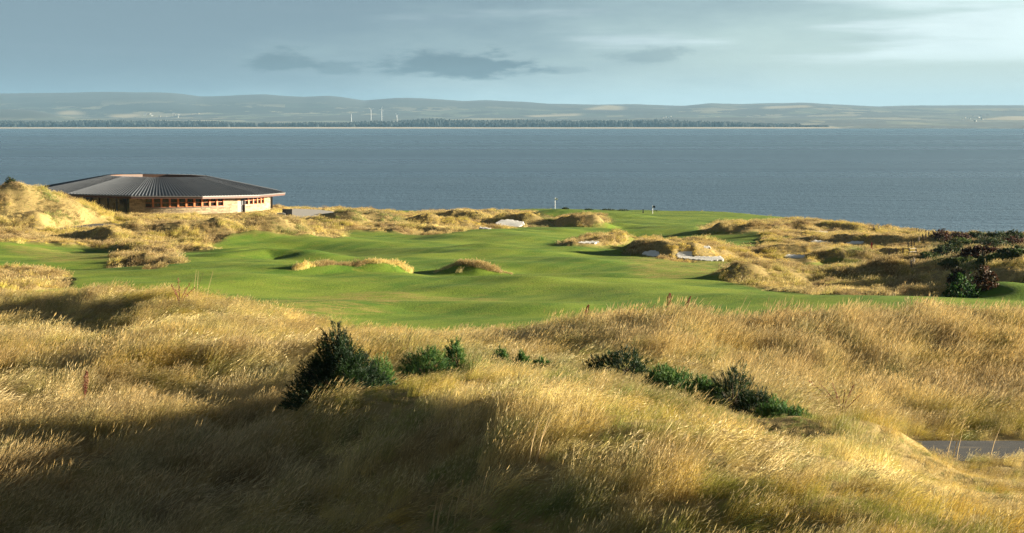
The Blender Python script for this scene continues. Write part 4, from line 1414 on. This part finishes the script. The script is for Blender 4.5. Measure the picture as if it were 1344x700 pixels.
# far rough
n_cand = 420000
x, y = spread(n_cand, 104, 470, 0.305)
rr = glook(rw, x, y); sc_ = glook(blur(scrub, 1), x, y); gr_ = glook(blur(greenish, 2), x, y)
ok = (rng.random(n_cand) < rr * (0.55 + 0.45 * np.clip(170 / y, 0, 1))) & (y < edge_dist(x, y) + 8) & (np.hypot(x - CB[0], y - CB[1]) > 23)
# fringes of marram along the two fairway ridges and other crests
fx_, fy_ = [], []
for ci_, cnt in ((7, 420), (8, 300)):
    cr = MOUNDS[ci_][0]
    seg = rng.integers(0, len(cr) - 1, cnt); tt_ = rng.random(cnt)
    q = cr[seg] + (cr[seg + 1] - cr[seg]) * tt_[:, None]
    fx_.append(q[:, 0]); fy_.append(q[:, 1] + rng.normal(0.1, 0.35, cnt))
nfr = sum(len(a) for a in fx_)
x = np.concatenate([x[ok]] + fx_); y = np.concatenate([y[ok]] + fy_)
z = gz(x, y); px, py = project(np.stack([x, y, z], -1))
bad = np.zeros(len(x), bool)
for poly, d0, d1 in sand_polys:
    c = np.mean(poly, 0)
    big = [((a - c[0]) * 1.06 + c[0], (b - c[1]) * 1.05 + c[1]) for a, b in poly]
    bad |= in_poly(px, py - 0.4, big) & (y > d0) & (y < d1)
    # low grass just below a bunker
    low_ = [(a, b + 3) for a, b in poly]
    bad |= in_poly(px, py, low_) & (y > d0 - 5) & (y < d1)
bad |= glook(drive_dist, x, y) < 2.6
bad |= in_poly(px, py, [(372, 286), (440, 286), (450, 279.5), (372, 277)]) & (y > 300)
x, y, z, px, py = (v[~bad] for v in (x, y, z, px, py)); n = len(x)
sc_ = glook(blur(scrub, 1), x, y); gr_ = glook(blur(greenish, 2), x, y)
na_ = fbm(x / 9.0, y / 9.0, 91, 3); nb = fbm(x / 2.2, y / 2.2, 93, 3)
tint = lerp(np.tile(GOLD, (n, 1)), STRAW, smooth01((na_ - 0.42) / 0.2))
tint = lerp(tint, OLIVE, smooth01((nb - 0.5) / 0.15) * 0.6)
tint = lerp(tint, PINK, smooth01((fbm(x / 6, y / 6, 95, 2) - 0.5) / 0.15) * 0.5)
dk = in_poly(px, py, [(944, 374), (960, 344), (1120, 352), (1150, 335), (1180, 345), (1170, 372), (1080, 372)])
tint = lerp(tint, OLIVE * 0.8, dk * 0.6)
tint = lerp(tint, GREEN * 1.3, gr_ * 0.85)
tint[n - nfr:] = STRAW * 1.05
tint = lerp(tint, lerp(np.tile(GREEN * 1.05, (n, 1)), RUST * 0.6, smooth01((nb - 0.6) / 0.1) * 0.5), np.clip(sc_ * 1.4, 0, 0.96))
tint = lerp(tint, np.array([0.20, 0.125, 0.06]), smooth01((fbm(x / 3.5, y / 3.5, 99, 3) - 0.50) / 0.10) * 0.75)
tint *= rng.uniform(0.75, 1.2, (n, 1))
print('scrub tufts', (sc_ > 0.5).sum(), n, (gr_ > 0.5).sum(), tint[sc_ > 0.5].mean(0), scrub.sum())
s = rng.uniform(0.5, 1.0, n) * np.clip(0.30 + 2.4 * (nb - 0.32), 0.30, 1.35)
s = np.where(np.arange(n) >= n - nfr, s * 0.7 + 0.12, s)
rot = np.stack([rng.normal(0, 0.12, n), rng.normal(0.05, 0.12, n), rng.normal(0.1, 0.6, n)], -1)
P = np.stack([x, y, z], -1)
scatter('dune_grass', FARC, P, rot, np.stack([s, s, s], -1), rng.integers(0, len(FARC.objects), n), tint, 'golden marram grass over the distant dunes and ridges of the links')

# ------------------------------------------------------------------ bushes


def bush(name, label, cat, loc, w, h, dep, cols, shoots=260, leaf=0.05, spiky=True, group=None, peak=0.6, seed=0, trunk=True, lean=0.0):
    g = np.random.default_rng(seed + 500)
    o = tag(empty(name, loc), label, cat, group)
    # shoot bases on an uneven dome
    n = shoots
    a = g.random(n) * 2 * np.pi; ph = np.arccos(g.uniform(-0.1, 1, n)); rr = g.uniform(0.35, 1.0, n) ** 0.6
    lob = 0.72 + 0.55 * vnoise(a * 1.4 + seed, ph * 2.0, seed + 3)
    rad = rr * lob
    nz = np.cos(ph)
    taper = 1 - peak * np.clip(nz * rad, 0, 1)
    bx = np.cos(a) * np.sin(ph) * rad * w / 2 * (taper ** 0.6) + lean * nz * rad; by = np.sin(a) * np.sin(ph) * rad * dep / 2 * (taper ** 0.6); bz = np.clip(nz, 0, 1) * rad * h * 0.92 + 0.03 * h
    out = np.stack([np.cos(a) * np.sin(ph), np.sin(a) * np.sin(ph), nz * 0.8 + 0.55], -1) + g.normal(0, 0.25, (n, 3))
    out /= np.linalg.norm(out, axis=1)[:, None]
    sl = g.uniform(0.18, 0.42, n) * (h if h < 1.3 else 1.3) * (0.65 if spiky else 0.5)
    k = 26 if spiky else 12
    tpos = g.random((n, k)) ** 0.8
    cen = np.stack([bx, by, bz], -1)[:, None] + out[:, None] * (tpos * sl[:, None])[..., None]
    dirs = g.normal(0, 1, (n, k, 3)); dirs /= np.linalg.norm(dirs, axis=2)[..., None]
    if spiky:
        d = dirs * 0.8 + out[:, None] * 1.0
    else:
        d = dirs
    d /= np.linalg.norm(d, axis=2)[..., None]
    sv = np.cross(d, g.normal(0, 1, (n, k, 3))); sv /= np.maximum(np.linalg.norm(sv, axis=2), 1e-6)[..., None]
    ll = leaf * g.uniform(0.7, 1.5, (n, k)) * (1.6 if spiky else 1.0); lw = leaf * (0.28 if spiky else 0.7)
    A = cen - sv * lw / 2; B = cen + sv * lw / 2; Cc = cen + d * ll[..., None]
    Vv = np.stack([A, B, Cc], 2).reshape(-1, 3)
    T = np.arange(len(Vv)).reshape(-1, 3)
    cols = np.array(cols); pick = np.clip((vnoise(a * 2.2, ph * 3, seed + 9) * 0.7 + g.random(n) * 0.5) * len(cols) - 0.1 * len(cols), 0, len(cols) - 1).astype(int)
    tc_ = cols[pick][:, None] * g.uniform(0.7, 1.3, (n, k, 1))
    tc_ = np.repeat(tc_.reshape(-1, 3), 3, 0)
    me = mesh_tris('foliage', Vv, T, False, {'tint': tc_})
    link('foliage', me, M['leaf'], o)
    if trunk:
        mb = MB()
        for q in range(7):
            aa = q * 0.9 + seed; e = Vector((math.cos(aa) * w * 0.3, math.sin(aa) * dep * 0.3, h * random.uniform(0.45, 0.75)))
            mb.tube([(0, 0, -0.15), (e.x * 0.35, e.y * 0.35, e.z * 0.5), tuple(e)], [0.03 * max(h, .6), 0.02 * max(h, .6), 0.006], 5)
        mb.build('stems', M['twig'], o)
    return o


def put(x, yb, wpx, hpx, d=None):
    q = ground_at(x, yb) if d is None else at(x, yb, d)
    z = float(gz(q[0], q[1])); k = q[1] / F
    return (q[0], q[1], z), wpx * k, hpx * k


loc, w, h = put(446, 525, 118, 108, 51.0)
zt2 = at(446, 418, 51.0)[2] - loc[2]
bush('gorse_bush', 'large dark green gorse bush with a pointed top on the left of the central hump', 'gorse bush', loc, 2.9, zt2 * 0.88, 2.4, GG, 2300, 0.055, True, None, 0.78, 1)
for i, (x, yb, wp, hp, d, lab, cc) in enumerate(GOR):
    q = at(x, yb, d); zg = float(gz(q[0], q[1])); topz = at(x, yb - hp, d)[2]
    bush('gorse_bush', lab, 'gorse bush', (q[0], d, zg), wp * d / F, max(topz - zg, 0.45), wp * d / F * 0.8, cc, int(150 + wp * 5), 0.05, True, 'gorse along the swale', 0.35, 10 + i)

# scrub at the right cliff
RED = [(0.060, 0.026, 0.016), (0.085, 0.034, 0.018), (0.05, 0.042, 0.018)]
DKG = [(0.028, 0.052, 0.015), (0.050, 0.075, 0.022), (0.070, 0.064, 0.025)]
MID = [(0.05, 0.09, 0.02), (0.08, 0.12, 0.028), (0.11, 0.115, 0.035)]
SCR = [(1236, 318, 30, 18, RED, 'dark red shrub at the left end of the cliff-top scrub'), (1258, 315, 34, 12, RED, 'low dark red shrub on the cliff edge'),
       (1282, 314, 34, 11, DKG, 'low dark green shrub on the cliff edge'), (1308, 314, 40, 12, DKG, 'wide dark shrub on the cliff edge'),
       (1330, 314, 30, 13, DKG, 'dark rounded shrub on the cliff edge at the far right'), (1262, 325, 44, 14, MID, 'green shrub before the dark red cliff shrubs'),
       (1296, 325, 50, 16, DKG, 'blackish shrub in the middle of the cliff scrub'), (1330, 324, 44, 15, RED, 'dark red shrub in front of the rounded cliff shrub'),
       (1246, 336, 50, 16, DKG, 'dark green shrub beside the pale fence post'), (1290, 336, 56, 16, RED, 'wide brownish red shrub midway in the scrub'),
       (1334, 337, 50, 16, DKG, 'dark green shrub midway in the scrub at the far right'), (1222, 342, 40, 12, MID, 'low green shrub behind the rail fence'),
       (1264, 348, 50, 13, MID, 'mid green shrub on top of the green slope'), (1310, 350, 54, 14, MID, 'broad green shrub on the green slope at right'),
       (1338, 372, 30, 16, MID, 'green shrub low on the green slope at the right edge')]
for i, (x, yb, wp, hp, cc, lab) in enumerate(SCR):
    q = ground_at(x, yb, 150); k = q[1] / F
    bush('shrub', lab, 'shrub', (q[0], q[1], q[2] - 0.1), wp * k * 1.1, hp * k * 0.9, wp * k * 0.9, cc, 520, 0.17, False, 'scrub on the right cliff top', 0.2, 40 + i, False)
for (x, yb, wp, hp, cc, lab, sd_) in ((1262, 389, 44, 32, [(0.03, 0.075, 0.016), (0.05, 0.105, 0.02)], 'round bright green bush beside the fairway at right', 70),
                                     (1292, 380, 34, 34, [(0.085, 0.040, 0.022), (0.06, 0.045, 0.02)], 'rusty red bush behind the round green bush', 71),
                                     (1255, 372, 24, 22, [(0.075, 0.038, 0.022), (0.05, 0.045, 0.02)], 'brownish red bush left behind the round green bush', 72),
                                     (742, 276, 9, 4, DKG, 'small dark bush on the cliff edge right of the white flag', 73),
                                     (773, 277, 12, 2.5, DKG, 'tiny dark bush on the cliff edge, middle of three', 74),
                                     (797, 278.5, 20, 3, DKG, 'low dark bush on the cliff edge left of the black flag', 75),
                                     (818, 279.5, 20, 4.5, DKG, 'wide dark bush on the cliff edge nearest the black flag', 76),
                                     (14, 242, 16, 9, DKG, 'dark green bush on top of the dune left of the clubhouse', 77),
                                     (182, 281, 30, 6, MID, 'low green shrub at the foot of the clubhouse wall', 78)):
    q = ground_at(x, yb, 100) if yb > 280 else at(x, yb, 460 if x > 100 else 282)
    if x == 14:
        q = at(x, yb, float(MOUNDS[0][0][3][1]))
    zg = float(gz(q[0], q[1])); k = q[1] / F
    bush('shrub' if x != 1262 else 'green_bush', lab, 'shrub', (q[0], q[1], zg - 0.1), wp * k, max(at(x, yb - hp, q[1])[2] - zg, 0.4), wp * k * 0.8, cc, 200, 0.16, False, None, 0.2, sd_, False)

# ------------------------------------------------------------------ dock stalks, dead stems, twigs


def dock(x, yb, yt, d, lab, lean=0.0, wpx=7):
    q = at(x, yb, d); zg = float(gz(q[0], q[1])); h = at(x, yt, d)[2] - zg
    o = tag(empty('dock_stalk', (q[0], d, zg)), lab, 'dock plant', 'dead dock stalks')
    L = lean * h
    MB().tube([(0, 0, -0.1), (L * 0.4, 0, h * 0.5), (L, 0, h)], [0.014, 0.012, 0.006], 5).build('stem', M['dock'], o)
    g = np.random.default_rng(int(x)); n = 520
    t = g.uniform(0.42, 1.0, n); prof = np.sin(np.clip((t - 0.40) / 0.62, 0, 1) * np.pi) ** 0.7
    R_ = wpx * d / F * 0.5 * prof * g.uniform(0.3, 1, n); a = g.random(n) * 6.28
    c = np.stack([L * t ** 1.3 + np.cos(a) * R_, np.sin(a) * R_, h * t], -1)
    dd = g.normal(0, 1, (n, 3)); dd /= np.linalg.norm(dd, axis=1)[:, None]
    e = np.cross(dd, g.normal(0, 1, (n, 3))); e /= np.linalg.norm(e, axis=1)[:, None]
    sz = 0.030
    Vv = np.stack([c - dd * sz, c + e * sz * .7, c + dd * sz], 1).reshape(-1, 3)
    col = np.repeat(np.array([[0.15, 0.05, 0.028]]) * g.uniform(0.6, 1.6, (n, 1)), 3, 0)
    link('seed_head', mesh_tris('seed_head', Vv, np.arange(3 * n).reshape(-1, 3), False, {'tint': col}), M['leaf'], o)


dock(876, 414, 385, 72.0, 'thick dark rusty dock stalk on the crest of the right bank', 0.06, 9)
dock(888, 416, 389, 71.5, 'thin leaning dock stalk just right of the thick one', 0.38, 6)
dock(763, 430, 400, 75.0, 'slender dock stalk at the left end of the right bank', 0.25, 6)
dock(110, 520, 487, 56.0, 'small reddish dock stalk in the shaded grass at left', 0.08, 9)


def twig_plant(x, yb, yt, d, lab, spread_, n, col, leafy, seed):
    q = at(x, yb, d); zg = float(gz(q[0], q[1])); h = at(x, yt, d)[2] - zg
    o = tag(empty('withered_plant', (q[0], d, zg)), lab, 'plant')
    g = np.random.default_rng(seed); mb = MB(); ends = []
    for i in range(n):
        lx = g.uniform(-spread_, spread_) * h; ly = g.uniform(-0.2, 0.2) * h; hh_ = h * g.uniform(0.6, 1.0)
        p = [(0, 0, -0.1), (lx * 0.25, ly * .3, hh_ * 0.45), (lx * 0.7, ly * .8, hh_ * 0.8), (lx, ly, hh_)]
        mb.tube(p, [0.022, 0.018, 0.013, 0.007], 5); ends.append(p)
    mb.build('stems', M['dock'], o)
    pts = []
    for p in ends:
        for _ in range(leafy):
            s_ = g.uniform(0.45, 1.0); k = min(int(s_ * 3), 2); f = s_ * 3 - k
            pts.append(np.array(p[k]) * (1 - f) + np.array(p[k + 1]) * f + g.normal(0, 0.035, 3))
    c = np.array(pts); m = len(c)
    dd = g.normal(0, 1, (m, 3)); dd /= np.linalg.norm(dd, axis=1)[:, None]; e = np.cross(dd, g.normal(0, 1, (m, 3))); e /= np.linalg.norm(e, axis=1)[:, None]
    sz = 0.05
    Vv = np.stack([c - dd * sz, c + e * sz * .6, c + dd * sz], 1).reshape(-1, 3)
    cc = np.repeat(np.array([col]) * g.uniform(0.6, 1.5, (m, 1)), 3, 0)
    link('leaves', mesh_tris('leaves', Vv, np.arange(3 * m).reshape(-1, 3), False, {'tint': cc}), M['leaf'], o)


twig_plant(236, 404, 364, 79.5, 'withered plant with curled rusty leaves on the end of the dark left mound', 0.55, 5, (0.20, 0.075, 0.04), 22, 5)
twig_plant(1105, 535, 497, 56.5, 'bare dark red twiggy plant in front of the right bank', 0.8, 6, (0.16, 0.05, 0.035), 6, 6)


def stems(x, yb, d, lab, n, h, lean, seed, sp_=0.5):
    q = at(x, yb, d); zg = float(gz(q[0], q[1]))
    o = tag(empty('dead_stems', (q[0], d, zg)), lab, 'dead stems')
    g = np.random.default_rng(seed)
    for i in range(n):
        bx, by = g.uniform(-sp_, sp_), g.uniform(-0.3, 0.3); hh_ = h * g.uniform(0.65, 1.1); l_ = (lean + g.normal(0, 0.12)) * hh_
        zb = float(gz(q[0] + bx, d + by)) - zg
        MB().tube([(bx, by, zb - 0.05), (bx + l_ * 0.4, by, zb + hh_ * 0.5), (bx + l_, by, zb + hh_)], [0.013, 0.010, 0.004], 5).build('stem', M['stem'], o)


stems(600, 645, 36.0, 'cluster of pale dead stems standing in the shaded foreground', 9, 1.0, 0.25, 3, 0.55)
stems(690, 625, 37.0, 'three tall straw stems right of the cluster at the edge of the shade', 3, 0.95, 0.2, 4, 0.25)
stems(375, 640, 37.5, 'lone curved tawny stem in the dark grass left of the cluster', 1, 1.1, 0.35, 5, 0.05)
stems(1270, 612, 50.5, 'few thin pale stems by the tarmac road', 4, 1.3, 0.22, 8, 0.8)
stems(958, 425, 72.0, 'two tall seeding stems rising above the right bank', 2, 1.5, 0.35, 9, 0.3)
stems(255, 425, 81.0, 'thin tall straw stems right of the withered rusty plant', 4, 1.6, 0.2, 10, 0.6)

# ------------------------------------------------------------------ golf flags, posts, fence


def flagstick(x, yb, yt, d, lab, fm, side, base_hidden=False):
    q = at(x, yb, d); zg = float(gz(q[0], q[1])); h = max(at(x, yt, d)[2] - zg, 2.0)
    o = tag(empty('flagstick', (q[0], d, zg)), lab, 'golf flag', 'flagsticks on the greens')
    MB().tube([(0, 0, -0.2), (0, 0, h)], 0.05, 8).build('pole', M['white'], o)
    bm = bmesh.new(); grid = []
    for i in range(7):
        s_ = i / 6
        grid.append([bm.verts.new((side * (0.04 + s_ * 0.62), 0.10 * math.sin(s_ * 5.0), h - 0.02 - 0.48 * r_ - 0.06 * s_)) for r_ in (0, .5, 1)])
    for g0, g1 in zip(grid, grid[1:]):
        for r_ in range(2): bm.faces.new((g0[r_], g0[r_ + 1], g1[r_ + 1], g1[r_]))
    me = bpy.data.meshes.new('flag'); bm.to_mesh(me); bm.free()
    f = link('flag', me, fm, o); md = f.modifiers.new('thickness', 'SOLIDIFY'); md.thickness = 0.02
    return o


flagstick(728.5, 274.5, 260, 452, 'white golf flag on a striped pole against the sea', M['white'], 1)
flagstick(856.5, 281, 270.5, 436, 'black golf flag on a pole at the right green', M['black'], 1)
q = at(844, 279.5, 440); zg = float(gz(q[0], q[1]))
tag(MB().box((q[0], q[1], zg + 0.35), (0.22, 0.22, 1.0), 0.2, 0.85).box((q[0], q[1], zg + 0.88), (0.30, 0.30, 0.08), 0.2).build('marker_post', M['black']), 'short dark marker post left of the black flag', 'post')
q = at(859, 277.6, 452); zg = float(gz(q[0], q[1]))
tag(MB().box((q[0], q[1], zg + 0.45), (1.5, 0.12, 0.10)).box((q[0] - .6, q[1], zg + 0.15), (0.1, 0.1, 0.7)).box((q[0] + .6, q[1], zg + 0.15), (0.1, 0.1, 0.7)).build('low_bench', M['wood']), 'low dark bench on the cliff edge behind the black flag', 'bench')

q = ground_at(1144, 328, 150)
h = 8.5 * q[1] / F
tag(MB().box((q[0], q[1], q[2] + h / 2 - 0.1), (0.16, 0.16, h + 0.2)).box((q[0], q[1], q[2] + h + 0.03), (0.2, 0.2, 0.06)).build('red_post', M['red']), 'red marker post in the golden rough at right', 'post')


def post_mesh():
    mb = MB(); mb.box((0, 0, 0.55), (0.17, 0.15, 1.5), 0.1, 0.9)
    mb.box((0, 0, 1.33), (0.15, 0.13, 0.06), 0.1, 0.4)
    return mb


pm = post_mesh().build('fence_post', M['wood'])
pdat = pm.data
POSTS = [(1147, 302), (1153, 302.5), (1203, 304.5), (1206, 306), (1210, 306.5), (1215, 307), (1219, 307.5), (1224, 308.5), (1229, 309.5), (1237, 311)]
for i, (x, yv) in enumerate(POSTS):
    o = pm if i == 0 else pm.copy()
    if i: C.objects.link(o)
    q = ground_at(x, yv, 150)
    o.location = q; o.rotation_euler = (0, 0, random.uniform(-.3, .3)); o.scale = (1, 1, 5.5 * q[1] / F / 1.3 * random.uniform(0.8, 1.1))
    tag(o, 'small weathered wooden post in the row along the right cliff edge', 'fence post', 'posts along the cliff edge')
POST2 = [(1192, 328), (1196, 325), (1200, 322.5), (1206, 320), (1211, 318), (1215, 316), (1219, 314.5)]
for x, yv in POST2:
    o = pm.copy(); C.objects.link(o); q = ground_at(x, yv, 150)
    o.location = q; o.rotation_euler = (0, 0, random.uniform(-.3, .3)); o.scale = (0.9, 0.9, 9 * q[1] / F / 1.3 * random.uniform(0.85, 1.1))
    tag(o, 'wooden post in the row climbing from the rail fence to the cliff', 'fence post', 'posts between the rail fence and the cliff')
for x, yv, lab in ((1196, 352, 'short weathered post in the rough below the rail fence, darker of two'), (1199.5, 349, 'pale weathered post in the rough below the rail fence')):
    o = pm.copy(); C.objects.link(o); q = ground_at(x, yv, 150); o.location = q; o.scale = (0.9, 0.9, 10 * q[1] / F / 1.3); tag(o, lab, 'fence post', 'posts below the rail fence')
o = pm.copy(); C.objects.link(o); q = ground_at(1222, 337.5, 150); o.location = q; o.scale = (1.1, 1.1, 9.5 * q[1] / F / 1.3)
tag(o, 'pale stout post right of the rail fence beside the scrub', 'fence post')
o = pm.copy(); C.objects.link(o); q = ground_at(1328, 322, 150); o.location = q; o.scale = (1.0, 1.0, 8 * q[1] / F / 1.3)
tag(o, 'lone pale post standing in the cliff scrub at right', 'fence post')

fa_ = [ground_at(x, yv, 150) for x, yv in ((1167, 338), (1176, 337.5), (1185, 337), (1193, 336.5), (1202, 336))]
fo = tag(empty('rail_fence', fa_[0]), 'weathered two rail wooden fence beside the golden dunes', 'fence')
for p in fa_:
    r_ = p - fa_[0]
    MB().box((r_[0], r_[1], r_[2] + 0.4), (0.16, 0.16, 1.3)).build('post', M['wood'], fo)
for zr in (0.55, 0.92):
    mb = MB(); mb.tube([tuple((p - fa_[0]) + np.array([0, -0.11, zr])) for p in fa_], 0.045, 5); mb.build('rail', M['wood'], fo)
